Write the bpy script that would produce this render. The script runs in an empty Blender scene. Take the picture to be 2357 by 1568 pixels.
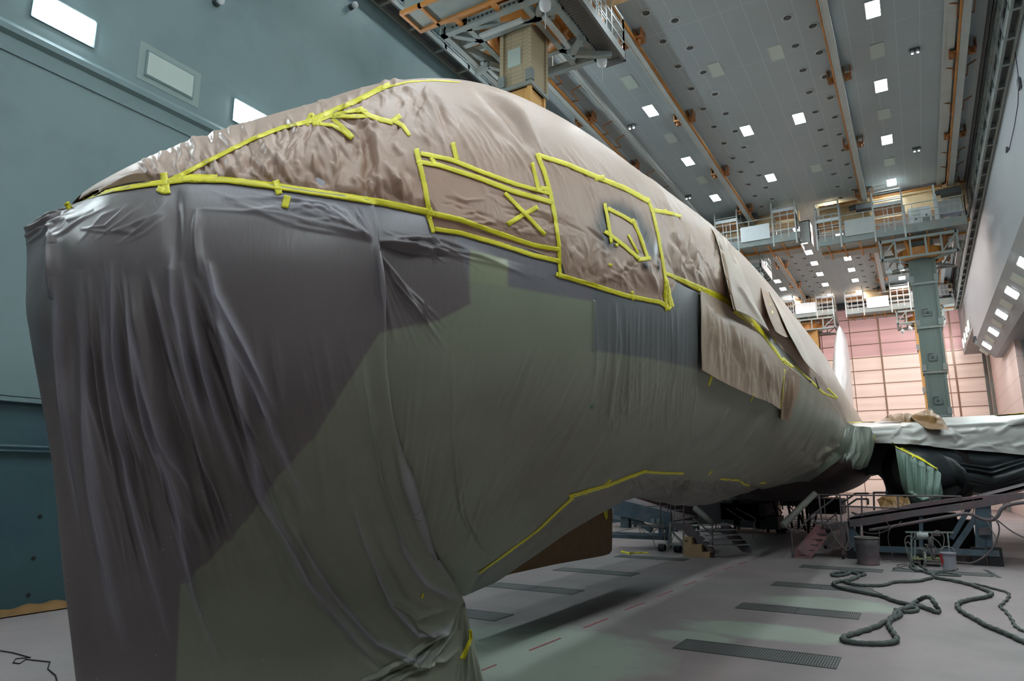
import bpy, math, random
import numpy as np
from mathutils import Vector, Matrix
from mathutils.bvhtree import BVHTree
random.seed(7); rng = np.random.default_rng(7)
COL = bpy.context.scene.collection
SC = bpy.context.scene
PI = math.pi

# ------------------------------------------------------------------ camera
W, H, F = 2357, 1568, 1571.0
PITCH, YAW, HC = math.radians(11.4), math.radians(30.6), 2.3
FWD = np.array([-math.sin(YAW)*math.cos(PITCH), math.cos(YAW)*math.cos(PITCH), math.sin(PITCH)])
RGT = np.array([math.cos(YAW), math.sin(YAW), 0.0]); UPV = np.cross(RGT, FWD)
CAM = np.array([0.0, 0.0, HC])
cd = bpy.data.cameras.new('camera'); cam = bpy.data.objects.new('camera', cd); COL.objects.link(cam)
cd.sensor_width = 36; cd.lens = 36*F/W; cd.clip_start = .05; cd.clip_end = 300
cam.matrix_world = Matrix(((RGT[0], UPV[0], -FWD[0], 0), (RGT[1], UPV[1], -FWD[1], 0), (RGT[2], UPV[2], -FWD[2], HC), (0, 0, 0, 1)))
SC.camera = cam
SC.view_settings.view_transform = 'Standard'; SC.view_settings.look = 'None'
SC.view_settings.gamma = 1; SC.view_settings.use_curve_mapping = False
SC.view_settings.exposure = 0.0
wd = bpy.data.worlds.new('world'); SC.world = wd; wd.use_nodes = True
wd.node_tree.nodes['Background'].inputs[0].default_value = (.5, .65, .7, 1)
wd.node_tree.nodes['Background'].inputs[1].default_value = .05
PANEL_L = 88.0      # radiance of a lit ceiling panel
DAY_W = 1500.0      # daylight on the outside of the translucent far door
WALL_L = 75.0       # radiance of a lit wall panel

def ray(px, py): return FWD*F + RGT*(px-W/2) + UPV*(H/2-py)
def at(px, py, Y=None, X=None, Z=None):
    d = ray(px, py)
    t = Y/d[1] if Y is not None else X/d[0] if X is not None else (Z-HC)/d[2]
    return CAM + d*t
def proj(p):
    v = np.asarray(p)-CAM; z = v@FWD
    return np.stack([W/2+F*(v@RGT)/z, H/2-F*(v@UPV)/z], -1)

# ------------------------------------------------------------------ materials
def lin(c): return tuple(((x/255)/12.92 if x/255 <= .04045 else ((x/255+.055)/1.055)**2.4) for x in c)
class NT:
    def __init__(s, name):
        s.m = bpy.data.materials.new(name); s.m.use_nodes = True
        s.t = s.m.node_tree; s.b = s.t.nodes['Principled BSDF']
    def n(s, typ, **kw):
        x = s.t.nodes.new(typ)
        for k, v in kw.items():
            if k[0] == '_': x.inputs[k[1:].replace('_', ' ')].default_value = v
            else: setattr(x, k, v)
        return x
    def l(s, a, b): s.t.links.new(a, b)
def mat(name, rgb, rough=.6, metal=0., noise=0., scale=4., bump=0., bscale=20., spec=.5, coat=0., srgb=True, dirt=None, dirt_amt=.5, dirt_scale=1.5):
    k = NT(name); c = lin(rgb) if srgb else rgb
    k.b.inputs['Base Color'].default_value = (*c, 1)
    k.b.inputs['Roughness'].default_value = rough; k.b.inputs['Metallic'].default_value = metal
    k.b.inputs['Specular IOR Level'].default_value = spec
    if coat: k.b.inputs['Coat Weight'].default_value = coat; k.b.inputs['Coat Roughness'].default_value = .25
    tc = k.n('ShaderNodeTexCoord')
    src = None
    if noise or dirt:
        nz = k.n('ShaderNodeTexNoise', _Scale=scale, _Detail=6.0); k.l(tc.outputs['Object'], nz.inputs['Vector'])
        mr = k.n('ShaderNodeMapRange'); k.l(nz.outputs['Fac'], mr.inputs['Value'])
        mr.inputs['From Min'].default_value = .3; mr.inputs['From Max'].default_value = .7
        mr.inputs['To Min'].default_value = 1-noise; mr.inputs['To Max'].default_value = 1+noise
        mx = k.n('ShaderNodeVectorMath', operation='SCALE'); mx.inputs[0].default_value = c; k.l(mr.outputs[0], mx.inputs['Scale'])
        src = mx.outputs[0]
        if dirt:
            n2 = k.n('ShaderNodeTexNoise', _Scale=dirt_scale, _Detail=8.0, _Roughness=.65); k.l(tc.outputs['Object'], n2.inputs['Vector'])
            m2 = k.n('ShaderNodeMapRange'); k.l(n2.outputs['Fac'], m2.inputs['Value'])
            m2.inputs['From Min'].default_value = .48; m2.inputs['From Max'].default_value = .68; m2.inputs['To Max'].default_value = dirt_amt
            mm = k.n('ShaderNodeMix', data_type='RGBA'); k.l(m2.outputs[0], mm.inputs[0]); k.l(src, mm.inputs[6])
            mm.inputs[7].default_value = (*lin(dirt), 1); src = mm.outputs[2]
        k.l(src, k.b.inputs['Base Color'])
    if bump:
        nb = k.n('ShaderNodeTexNoise', _Scale=bscale, _Detail=5.0); k.l(tc.outputs['Object'], nb.inputs['Vector'])
        bp = k.n('ShaderNodeBump'); bp.inputs['Strength'].default_value = bump; bp.inputs['Distance'].default_value = .02
        k.l(nb.outputs['Fac'], bp.inputs['Height']); k.l(bp.outputs[0], k.b.inputs['Normal'])
    return k.m
def emis(name, rgb, s):
    k = NT(name); k.b.inputs['Base Color'].default_value = (.8, .8, .8, 1)
    k.b.inputs['Emission Color'].default_value = (*rgb, 1); k.b.inputs['Emission Strength'].default_value = s
    return k.m
def seam_mat(name, rgb, su, sv, axes, line=.012, dark=.7, rough=.55, noise=.06, lw=None):
    """painted panels with narrow seams every su x sv metres along two world axes"""
    k = NT(name); c = lin(rgb); k.b.inputs['Roughness'].default_value = rough
    geo = k.n('ShaderNodeNewGeometry'); sp = k.n('ShaderNodeSeparateXYZ'); k.l(geo.outputs['Position'], sp.inputs[0])
    masks = []
    for ax, stp in zip(axes, (su, sv)):
        a = k.n('ShaderNodeMath', operation='DIVIDE'); k.l(sp.outputs[ax], a.inputs[0]); a.inputs[1].default_value = stp
        fr = k.n('ShaderNodeMath', operation='FRACT'); k.l(a.outputs[0], fr.inputs[0])
        lt = k.n('ShaderNodeMath', operation='LESS_THAN'); k.l(fr.outputs[0], lt.inputs[0]); lt.inputs[1].default_value = line/stp
        masks.append(lt)
    mx = k.n('ShaderNodeMath', operation='MAXIMUM'); k.l(masks[0].outputs[0], mx.inputs[0]); k.l(masks[1].outputs[0], mx.inputs[1])
    nz = k.n('ShaderNodeTexNoise', _Scale=.35, _Detail=7.0, _Roughness=.6); k.l(geo.outputs['Position'], nz.inputs['Vector'])
    mr = k.n('ShaderNodeMapRange'); k.l(nz.outputs['Fac'], mr.inputs['Value']); mr.inputs['From Min'].default_value = .3; mr.inputs['From Max'].default_value = .7
    mr.inputs['To Min'].default_value = 1-noise; mr.inputs['To Max'].default_value = 1+noise
    sc = k.n('ShaderNodeVectorMath', operation='SCALE'); sc.inputs[0].default_value = c; k.l(mr.outputs[0], sc.inputs['Scale'])
    mm = k.n('ShaderNodeMix', data_type='RGBA'); k.l(mx.outputs[0], mm.inputs[0]); k.l(sc.outputs[0], mm.inputs[6]); mm.inputs[7].default_value = (*[v*dark for v in c], 1)
    k.l(mm.outputs[2], k.b.inputs['Base Color'])
    return k.m

M = {}
M['steel'] = mat('grey_painted_steel', (128, 138, 136), .5, .0, .12, 3, .15, 30, dirt=(150, 110, 70), dirt_amt=.35)
M['steel_lt'] = mat('pale_grey_steel', (176, 182, 180), .45, 0, .08, 3, dirt=(140, 110, 80), dirt_amt=.2)
M['steel_dk'] = mat('dark_grey_steel', (72, 76, 78), .55, 0, .15, 3, .15, 30)
M['orange'] = mat('orange_painted_steel', (178, 116, 48), .5, 0, .18, 2, dirt=(110, 80, 50), dirt_amt=.5)
M['orange_dk'] = mat('dusty_orange_steel', (138, 88, 46), .6, 0, .2, 3)
M['cream'] = mat('cream_painted_steel', (206, 180, 140), .5, 0, .12, 2, dirt=(180, 130, 70), dirt_amt=.6)
M['white'] = mat('white_enamel', (206, 212, 214), .4, 0, .04)
M['whitefilm'] = mat('white_film', (192, 196, 198), .35, 0, .05, 2, .5, 2.5, coat=.2)
M['yellow'] = mat('yellow_tape', (242, 230, 46), .5, 0, .08, 9)
M['brownpaper'] = mat('brown_kraft_paper', (138, 104, 62), .5, 0, .15, 2.5, .6, 5, dirt=(104, 76, 46), dirt_amt=.5)
M['rubber'] = mat('black_rubber', (28, 28, 30), .7)
M['hose'] = mat('grey_green_wrapped_hose', (80, 88, 84), .7, 0, .2, 8, .6, 12)
M['cable'] = mat('dusty_cable', (118, 116, 108), .6, 0, .1)
M['wood'] = mat('pale_plywood', (176, 146, 108), .6, 0, .12, 5)
M['dark'] = mat('dark_primer', (30, 24, 25), .55, 0, .3, 1.0)
M['dockgrey'] = mat('dusty_dock_steel', (92, 86, 90), .6, 0, .2, 2, .3, 20, dirt=(150, 100, 104), dirt_amt=.4)
M['dockblue'] = mat('blue_grey_dock_steel', (70, 88, 100), .55, 0, .2, 2, .2, 20, dirt=(120, 118, 116), dirt_amt=.5)
M['dockred'] = mat('reddish_dusted_steel', (146, 96, 100), .65, 0, .3, 2, .3, 20, dirt=(100, 92, 96), dirt_amt=.8)
M['mastcream'] = seam_mat('ribbed_cream_mast_plate', (170, 156, 128), .35, .11, (0, 2), .014, .7, .55, .12)
M['mastgrey'] = seam_mat('ribbed_grey_green_mast_plate', (104, 116, 110), .35, .11, (0, 2), .012, .72, .55, .12)
M['mastorange'] = seam_mat('orange_mast_plate', (196, 150, 86), .35, .5, (0, 2), .014, .7, .55, .14)
M['lit'] = emis('lit_panel', (.84, .96, 1.0), PANEL_L)
M['lit_warm'] = emis('lit_warm_panel', (1.0, .91, .88), PANEL_L*1.3)
M['litwall'] = emis('lit_wall_panel', (.86, .97, 1.0), WALL_L)
M['spot'] = emis('small_spot_lens', (1, .98, .95), 20)
M['blue'] = emis('blue_indicator', (.1, .25, 1), 12)
M['unlit'] = mat('unlit_diffuser', (178, 192, 184), .4)
M['whiteceil'] = seam_mat('ceiling_panels', (152, 162, 166), .66, 3.2, (0, 1), .018, 1.35, .5, .05)
M['wallL'] = mat('teal_painted_wall', (112, 134, 137), .55, 0, .05, .5, .15, 3, dirt=(93, 113, 116), dirt_amt=.45, dirt_scale=.6)
M['surround'] = mat('pale_teal_patch_paint', (132, 152, 148), .55)
M['wallLlow'] = mat('dark_teal_door', (60, 90, 96), .5, 0, .12, .8, .15, 3, dirt=(44, 62, 82), dirt_amt=.5, dirt_scale=.8)
M['wallR'] = mat('grey_white_wall', (158, 162, 166), .6, 0, .04, .4)
M['wallpink'] = seam_mat('pinkish_panel_wall', (214, 192, 186), 3.3, 1.1, (1, 2), .03, .6, .55, .05)
M['farwall'] = mat('pinkish_cream_door_panels', (236, 208, 194), .6, 0, .05, .35)
M['farwall_hi'] = mat('pink_dusted_door_panels', (214, 168, 172), .6, 0, .08, .35)
M['seam'] = mat('door_seam', (172, 140, 120), .6)

def floor_mat():
    k = NT('dusty_painted_floor'); geo = k.n('ShaderNodeNewGeometry'); P = geo.outputs['Position']
    k.b.inputs['Roughness'].default_value = .62
    def noise(s, d=7., r=.6, off=0):
        m = k.n('ShaderNodeMapping'); k.l(P, m.inputs[0]); m.inputs['Location'].default_value = (off, off*.7, 0)
        n = k.n('ShaderNodeTexNoise', _Scale=s, _Detail=d, _Roughness=r); k.l(m.outputs[0], n.inputs['Vector']); return n.outputs['Fac']
    def rngm(v, a, b, lo=0., hi=1.):
        m = k.n('ShaderNodeMapRange'); k.l(v, m.inputs['Value']); m.inputs['From Min'].default_value = a; m.inputs['From Max'].default_value = b
        m.inputs['To Min'].default_value = lo; m.inputs['To Max'].default_value = hi; return m.outputs[0]
    def mix(f, a, b):
        m = k.n('ShaderNodeMix', data_type='RGBA')
        if isinstance(f, float): m.inputs[0].default_value = f
        else: k.l(f, m.inputs[0])
        if isinstance(a, tuple): m.inputs[6].default_value = (*lin(a), 1)
        else: k.l(a, m.inputs[6])
        m.inputs[7].default_value = (*lin(b), 1); return m.outputs[2]
    c = mix(rngm(noise(.5), .35, .7), (172, 162, 161), (150, 144, 142))
    c = mix(rngm(noise(.22, off=9), .46, .7, 0, .6), c, (178, 150, 152))
    # pale green overspray ovals lying between the gratings
    def oval(cx, cy, rx, ry):
        v = k.n('ShaderNodeVectorMath', operation='SUBTRACT'); k.l(P, v.inputs[0]); v.inputs[1].default_value = (cx, cy, 0)
        d = k.n('ShaderNodeVectorMath', operation='DIVIDE'); k.l(v.outputs[0], d.inputs[0]); d.inputs[1].default_value = (rx, ry, 1e3)
        w = k.n('ShaderNodeVectorMath', operation='LENGTH'); k.l(d.outputs[0], w.inputs[0])
        a = k.n('ShaderNodeMath', operation='ADD'); k.l(w.outputs['Value'], a.inputs[0])
        k.l(rngm(noise(2.2), .3, .7, -.12, .12), a.inputs[1]); return rngm(a.outputs[0], .8, 1.12, .75, 0)
    for o in ((-2.35, 11.55, 1.25, .62), (-1.75, 14.6, 1.2, .75), (-4.9, 8.6, 1.9, 1.7), (-3.2, 10.6, .6, .4)):
        c = mix(oval(*o), c, (190, 206, 188))
    # dark scuffs
    m = k.n('ShaderNodeMapping'); k.l(P, m.inputs[0]); m.inputs['Scale'].default_value = (1.0, 3.2, 1); m.inputs['Rotation'].default_value = (0, 0, .3)
    n = k.n('ShaderNodeTexNoise', _Scale=5.0, _Detail=3.0, _Roughness=.5, _Distortion=1.5); k.l(m.outputs[0], n.inputs['Vector'])
    c = mix(rngm(n.outputs['Fac'], .70, .735, 0, .45), c, (90, 84, 84))
    c = mix(rngm(noise(.35, off=30), .5, .75, 0, .35), c, (120, 112, 112))
    dk = k.n('ShaderNodeVectorMath', operation='SCALE'); k.l(c, dk.inputs[0]); dk.inputs['Scale'].default_value = .77; k.l(dk.outputs[0], k.b.inputs['Base Color'])
    bp = k.n('ShaderNodeBump'); bp.inputs['Strength'].default_value = .15; bp.inputs['Distance'].default_value = .01
    k.l(noise(14.), bp.inputs['Height']); k.l(bp.outputs[0], k.b.inputs['Normal'])
    return k.m
M['floor'] = floor_mat()

def grate_mat():
    k = NT('steel_floor_grating'); geo = k.n('ShaderNodeNewGeometry'); sp = k.n('ShaderNodeSeparateXYZ'); k.l(geo.outputs['Position'], sp.inputs[0])
    ms = []
    for ax, st, ln in ((0, .033, .45), (1, .1, .12)):
        a = k.n('ShaderNodeMath', operation='DIVIDE'); k.l(sp.outputs[ax], a.inputs[0]); a.inputs[1].default_value = st
        fr = k.n('ShaderNodeMath', operation='FRACT'); k.l(a.outputs[0], fr.inputs[0])
        lt = k.n('ShaderNodeMath', operation='LESS_THAN'); k.l(fr.outputs[0], lt.inputs[0]); lt.inputs[1].default_value = ln; ms.append(lt)
    mx = k.n('ShaderNodeMath', operation='MAXIMUM'); k.l(ms[0].outputs[0], mx.inputs[0]); k.l(ms[1].outputs[0], mx.inputs[1])
    mm = k.n('ShaderNodeMix', data_type='RGBA'); k.l(mx.outputs[0], mm.inputs[0]); mm.inputs[6].default_value = (.008, .009, .009, 1); mm.inputs[7].default_value = (.19, .195, .19, 1)
    k.l(mm.outputs[2], k.b.inputs['Base Color']); k.b.inputs['Roughness'].default_value = .6
    return k.m
M['grate'] = grate_mat()

def cover_mat(name, rough, coat, bstr, bscale, stretch=(1, 1, 1), crumple=0., scuff=False):
    """film or paper: colour of the layers beneath and painted sheen come from the vertex attribute 'tint'"""
    k = NT(name); at_ = k.n('ShaderNodeAttribute', attribute_name='tint')
    tc = k.n('ShaderNodeTexCoord'); mp = k.n('ShaderNodeMapping'); k.l(tc.outputs['Object'], mp.inputs[0]); mp.inputs['Scale'].default_value = stretch
    n0 = k.n('ShaderNodeTexNoise', _Scale=.9, _Detail=6.0); k.l(tc.outputs['Object'], n0.inputs['Vector'])
    mr = k.n('ShaderNodeMapRange'); k.l(n0.outputs['Fac'], mr.inputs['Value']); mr.inputs['From Min'].default_value = .3; mr.inputs['From Max'].default_value = .7; mr.inputs['To Min'].default_value = .9; mr.inputs['To Max'].default_value = 1.1
    sc = k.n('ShaderNodeVectorMath', operation='SCALE'); k.l(at_.outputs['Color'], sc.inputs[0]); k.l(mr.outputs[0], sc.inputs['Scale'])
    col = sc.outputs[0]
    if scuff:   # small white scuff marks on the lower film
        ns = k.n('ShaderNodeTexNoise', _Scale=7.0, _Detail=2.0, _Distortion=1.2); k.l(tc.outputs['Object'], ns.inputs['Vector'])
        n3 = k.n('ShaderNodeTexNoise', _Scale=60.0, _Detail=2.0, _Distortion=1.0); k.l(tc.outputs['Object'], n3.inputs['Vector'])
        ad = k.n('ShaderNodeMath', operation='MULTIPLY'); k.l(ns.outputs['Fac'], ad.inputs[0]); k.l(n3.outputs['Fac'], ad.inputs[1])
        m3 = k.n('ShaderNodeMapRange'); k.l(ad.outputs[0], m3.inputs['Value']); m3.inputs['From Min'].default_value = .425; m3.inputs['From Max'].default_value = .46; m3.inputs['To Max'].default_value = .55
        sz = k.n('ShaderNodeSeparateXYZ'); k.l(tc.outputs['Object'], sz.inputs[0]); mz = k.n('ShaderNodeMapRange'); k.l(sz.outputs[2], mz.inputs['Value'])
        mz.inputs['From Min'].default_value = 2.9; mz.inputs['From Max'].default_value = 2.4
        mu = k.n('ShaderNodeMath', operation='MULTIPLY'); k.l(m3.outputs[0], mu.inputs[0]); k.l(mz.outputs[0], mu.inputs[1])
        mm = k.n('ShaderNodeMix', data_type='RGBA'); k.l(mu.outputs[0], mm.inputs[0]); k.l(col, mm.inputs[6]); mm.inputs[7].default_value = (.5, .52, .55, 1); col = mm.outputs[2]
    k.l(col, k.b.inputs['Base Color'])
    k.b.inputs['Roughness'].default_value = rough; k.b.inputs['Coat Weight'].default_value = coat; k.b.inputs['Coat Roughness'].default_value = .27
    nb = k.n('ShaderNodeTexNoise', _Scale=bscale, _Detail=4.0, _Roughness=.55, _Distortion=.6); k.l(mp.outputs[0], nb.inputs['Vector'])
    bp = k.n('ShaderNodeBump'); bp.inputs['Strength'].default_value = bstr; bp.inputs['Distance'].default_value = .03
    k.l(nb.outputs['Fac'], bp.inputs['Height'])
    if crumple:
        vo = k.n('ShaderNodeTexNoise', _Scale=7.0, _Detail=3.0, _Distortion=2.2); k.l(mp.outputs[0], vo.inputs['Vector'])
        b2 = k.n('ShaderNodeBump'); b2.inputs['Strength'].default_value = crumple; b2.inputs['Distance'].default_value = .015
        k.l(vo.outputs['Fac'], b2.inputs['Height']); k.l(bp.outputs[0], b2.inputs['Normal']); bp = b2
    k.l(bp.outputs[0], k.b.inputs['Normal']); k.l(bp.outputs[0], k.b.inputs['Coat Normal'])
    return k.m
M['paper'] = cover_mat('tan_masking_paper', .5, .12, .35, 2.2, (1, 1, .6), .3)
M['film'] = cover_mat('clear_masking_film', .40, .16, .2, 1.6, (1.6, 1.6, .35), .12, True)

# ------------------------------------------------------------------ mesh helpers
def setkind(o, kind='structure'): o['kind'] = kind; return o
class MB:
    def __init__(s): s.v = []; s.f = []
    def add(s, vs, fs):
        b = len(s.v); s.v += [tuple(map(float, v)) for v in vs]; s.f += [tuple(i+b for i in f) for f in fs]; return s
    def box(s, a, b):
        (x0, y0, z0), (x1, y1, z1) = a, b
        return s.add([(x0, y0, z0), (x1, y0, z0), (x1, y1, z0), (x0, y1, z0), (x0, y0, z1), (x1, y0, z1), (x1, y1, z1), (x0, y1, z1)],
                     [(0, 3, 2, 1), (4, 5, 6, 7), (0, 1, 5, 4), (1, 2, 6, 5), (2, 3, 7, 6), (3, 0, 4, 7)])
    def bar(s, a, b, w, h=None, up=(0, 0, 1)):
        h = w if h is None else h
        a, b = Vector(a), Vector(b); d = (b-a).normalized(); u = Vector(up)
        if abs(d.dot(u)) > .98: u = Vector((0, 1, 0))
        r = d.cross(u).normalized(); u = r.cross(d).normalized(); vs = []
        for p in (a, b):
            for i, j in ((-1, -1), (1, -1), (1, 1), (-1, 1)): vs.append(p+r*(w/2*i)+u*(h/2*j))
        return s.add(vs, [(0, 1, 2, 3), (7, 6, 5, 4), (0, 4, 5, 1), (1, 5, 6, 2), (2, 6, 7, 3), (3, 7, 4, 0)])
    def tube(s, pts, r, n=8, cap=True):
        pts = [Vector(p) for p in pts]; rs = r if hasattr(r, '__len__') else [r]*len(pts)
        vs = []; fs = []; u = None
        for i, p in enumerate(pts):
            d = (pts[min(i+1, len(pts)-1)]-pts[max(i-1, 0)]).normalized()
            if u is None:
                u = Vector((0, 0, 1)) if abs(d.z) < .9 else Vector((1, 0, 0))
            rr = d.cross(u)
            if rr.length < 1e-4: rr = d.cross(Vector((0, 1, 0)))
            rr.normalize(); u = rr.cross(d).normalized()
            for k in range(n):
                a = 2*PI*k/n; vs.append(p+(rr*math.cos(a)+u*math.sin(a))*rs[i])
        for i in range(len(pts)-1):
            for k in range(n): fs.append((i*n+k, i*n+(k+1) % n, (i+1)*n+(k+1) % n, (i+1)*n+k))
        if cap: fs += [tuple(range(n))[::-1], tuple((len(pts)-1)*n+k for k in range(n))]
        return s.add(vs, fs)
    def lathe(s, c, prof, n=24, closed=True):
        vs = []; fs = []
        for r, z in prof:
            for k in range(n): a = 2*PI*k/n; vs.append((c[0]+r*math.cos(a), c[1]+r*math.sin(a), c[2]+z))
        for i in range(len(prof)-1):
            for k in range(n): fs.append((i*n+k, i*n+(k+1) % n, (i+1)*n+(k+1) % n, (i+1)*n+k))
        if closed: fs += [tuple(range(n))[::-1], tuple((len(prof)-1)*n+k for k in range(n))]
        return s.add(vs, fs)
    def prism(s, poly, off):
        n = len(poly); o = Vector(off); p = [Vector(q) for q in poly]
        return s.add(p+[q+o for q in p], [tuple(range(n))[::-1], tuple(range(n, 2*n))]+[(i, (i+1) % n, n+(i+1) % n, n+i) for i in range(n)])
    def build(s, name, m, parent=None, smooth=False, bevel=0):
        me = bpy.data.meshes.new(name)
        off = Vector(parent['_o']) if parent is not None else Vector((0, 0, 0))
        me.from_pydata([tuple(Vector(v)-off) for v in s.v], [], s.f); me.update()
        if smooth: me.shade_smooth()
        return link(name, me, m, parent, bevel, off)
def link(name, me, m, parent=None, bevel=0, off=(0, 0, 0)):
    me.materials.append(M[m] if isinstance(m, str) else m)
    o = bpy.data.objects.new(name, me); COL.objects.link(o)
    if parent is not None: o.parent = parent; o['_o'] = tuple(off)
    else: o['_o'] = (0, 0, 0)
    if bevel:
        b = o.modifiers.new('bevel', 'BEVEL'); b.width = bevel; b.segments = 2; b.limit_method = 'ANGLE'
    return o
def thing(name, label, cat, loc=(0, 0, 0), group=None):
    o = bpy.data.objects.new(name, None); COL.objects.link(o); o.location = loc; o['_o'] = tuple(float(v) for v in loc)
    o.empty_display_size = .2
    return tag(o, label, cat, group)
def tag(o, label, cat, group=None):
    o['label'] = label; o['category'] = cat
    if group: o['group'] = group
    return o
def dup(root, loc, label=None):
    r = root.copy(); COL.objects.link(r); r.location = loc
    if label: r['label'] = label
    def rec(a, b):
        for ch in list(a.children):
            c = ch.copy(); COL.objects.link(c); c.parent = b; rec(ch, c)
    rec(root, r); return r
def gridmesh(name, P, m, parent=None, tint=None, closeu=False, smooth=True, flip=False):
    nu, nv = P.shape[:2]; v = P.reshape(-1, 3).astype(np.float32)
    off = np.array(parent['_o'], np.float32) if parent is not None else np.zeros(3, np.float32)
    i, j = np.meshgrid(np.arange(nu if closeu else nu-1), np.arange(nv-1), indexing='ij'); i2 = (i+1) % nu
    q = np.stack([i*nv+j, i2*nv+j, i2*nv+j+1, i*nv+j+1], -1).reshape(-1, 4)
    if flip: q = q[:, ::-1]
    me = bpy.data.meshes.new(name); me.vertices.add(len(v)); me.vertices.foreach_set('co', (v-off).ravel())
    me.loops.add(q.size); me.loops.foreach_set('vertex_index', q.ravel().astype(np.int32))
    me.polygons.add(len(q)); me.polygons.foreach_set('loop_start', np.arange(0, q.size, 4, dtype=np.int32)); me.polygons.foreach_set('loop_total', np.full(len(q), 4, np.int32))
    me.update(calc_edges=True); me.validate()
    if smooth: me.shade_smooth()
    if tint is not None:
        a = me.color_attributes.new('tint', 'FLOAT_COLOR', 'POINT')
        c = np.ones((len(v), 4), np.float32); c[:, :3] = tint.reshape(-1, 3); a.data.foreach_set('color', c.ravel())
    return link(name, me, m, parent, 0, tuple(float(x) for x in off)), v, q
ORD = ['', 'nearest', 'second nearest', 'third nearest', 'fourth nearest', 'fifth nearest', 'sixth nearest', 'seventh nearest', 'eighth nearest', 'ninth nearest', 'tenth nearest', 'eleventh nearest', 'twelfth nearest', 'thirteenth nearest', 'fourteenth nearest', 'fifteenth nearest']

# ------------------------------------------------------------------ room
XL, XR, YN, YF, ZC = -14.1, 3.65, -12.0, 63.0, 16.3
def struct(name, mb, m, parent=None): return setkind(mb.build(name, m, parent))
struct('floor', MB().box((XL-.3, YN, -.3), (25, YF+.3, 0)), 'floor')
struct('ceiling', MB().box((-10.6, YN, ZC), (5.2, YF, ZC+.3)), 'whiteceil')
struct('ceiling_side', MB().box((XL-.3, YN, 19.6), (-10.3, YF+.3, 19.9)), 'whiteceil'); struct('wall_upstand', MB().box((-10.7, YN, ZC), (-10.6, YF, 19.6)), 'wallR'); struct('wall_upstand_far', MB().box((XL, YF, ZC), (-10.6, YF+.3, 19.6)), 'wallR'); struct('wall_upstand_near', MB().box((XL, YN-.3, ZC), (-10.6, YN, 19.6)), 'wallR')
struct('wall_left', MB().box((XL-.3, YN, 3.7), (XL, YF, 19.6)), 'wallL')
struct('door_1', MB().box((XL-.3, YN, 0), (XL-.06, YF, 3.7)), 'wallLlow')
t = MB().box((XL-.1, YN, 3.66), (XL+.1, YF, 3.74)).box((XL-.1, YN, 3.76), (XL+.06, YF, 3.86)); struct('trim_1', t, 'wallL')
t = MB(); t.tube([(XL+.04, YN, 2.86), (XL+.04, YF, 2.86)], .035); t.tube([(XL+.04, YN, 2.78), (XL+.04, YF, 2.78)], .02); struct('trim_2', t, 'wallLlow')
t = MB().prism([(XL-.05, YN, 10.9), (XL+.09, YN, 10.72), (XL+.09, YN, 10.6), (XL-.05, YN, 10.5)], (0, YF-YN, 0)).box((XL-.05, YN, 10.2), (XL+.03, YF, 10.26)); struct('trim_3', t, 'wallL')
for k, (px, py) in enumerate([(117, 1015), (92, 1189), (77, 1285), (65, 1370)]):
    p = at(px, py, X=XL-.06)
    o = MB().tube([(XL-.07, p[1], p[2]), (XL-.045, p[1], p[2])], .035, 10).build('door_bolt', 'rubber')
    tag(o, 'small dark round bolt on the dark teal door, %s of four' % ['topmost', 'second from the top', 'third from the top', 'lowest'][k], 'bolt', 'door bolts'); 
# right hand bulkhead: hanging wall, 45 degree lamp strip, soffit of the wing bay
prof = [(3.65, 16.4), (3.65, 10.65), (4.62, 9.68), (25, 9.68), (25, 16.4)]
struct('wall_right', MB().prism([(x, YN, z) for x, z in prof][::-1], (0, 51.7-YN, 0)), 'wallR')
struct('wall_right_far', MB().prism([(x, 51.7, z) for x, z in [(3.65, 16.4), (3.65, 11.73), (5.3, 11.73), (5.3, 16.4)]][::-1], (0, YF-51.7, 0)), 'wallR')
struct('wall_bay_side', MB().box((5.0, 45.5, 0), (5.3, YF, 11.8)), 'wallpink')
struct('wall_bay_back', MB().box((5.3, 45.5, 0), (25, 45.8, 9.8)), 'wallR')
struct('wall_bay', MB().box((25, YN, 0), (25.3, 45.8, 9.8)), 'wallR')
struct('wall_near', MB().box((XL-.3, YN-.3, 0), (25.3, YN, ZC+.3)), 'wallR')
struct('trim_4', MB().box((4.84, 59.6, 0), (4.99, 60.2, 11.7)).box((4.8, 62.6, 0), (4.99, 62.97, 11.7)), 'steel')
# the far folding door: pinkish panels with seams and posts
def fabric(name, rgb):
    k = NT(name); tr = k.n('ShaderNodeBsdfTranslucent'); mx = k.n('ShaderNodeMixShader'); mx.inputs[0].default_value = .5
    geo = k.n('ShaderNodeNewGeometry'); mp = k.n('ShaderNodeMapping'); k.l(geo.outputs['Position'], mp.inputs[0]); mp.inputs['Scale'].default_value = (.12, 1, 1.8)
    nz = k.n('ShaderNodeTexNoise', _Scale=1.0, _Detail=4.0); k.l(mp.outputs[0], nz.inputs['Vector']); mr = k.n('ShaderNodeMapRange'); k.l(nz.outputs['Fac'], mr.inputs['Value'])
    mr.inputs['From Min'].default_value = .3; mr.inputs['From Max'].default_value = .7; mr.inputs['To Min'].default_value = .86; mr.inputs['To Max'].default_value = 1.08
    sc = k.n('ShaderNodeVectorMath', operation='SCALE'); sc.inputs[0].default_value = lin(rgb); k.l(mr.outputs[0], sc.inputs['Scale'])
    k.l(sc.outputs[0], k.b.inputs['Base Color']); k.l(sc.outputs[0], tr.inputs['Color']); k.l(k.b.outputs[0], mx.inputs[1]); k.l(tr.outputs[0], mx.inputs[2])
    k.l(mx.outputs[0], k.t.nodes['Material Output'].inputs['Surface']); return k.m
M['farwall'] = fabric('cream_translucent_door_fabric', (244, 222, 210)); M['farwall_hi'] = fabric('pink_dusted_door_fabric', (226, 184, 184))
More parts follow.
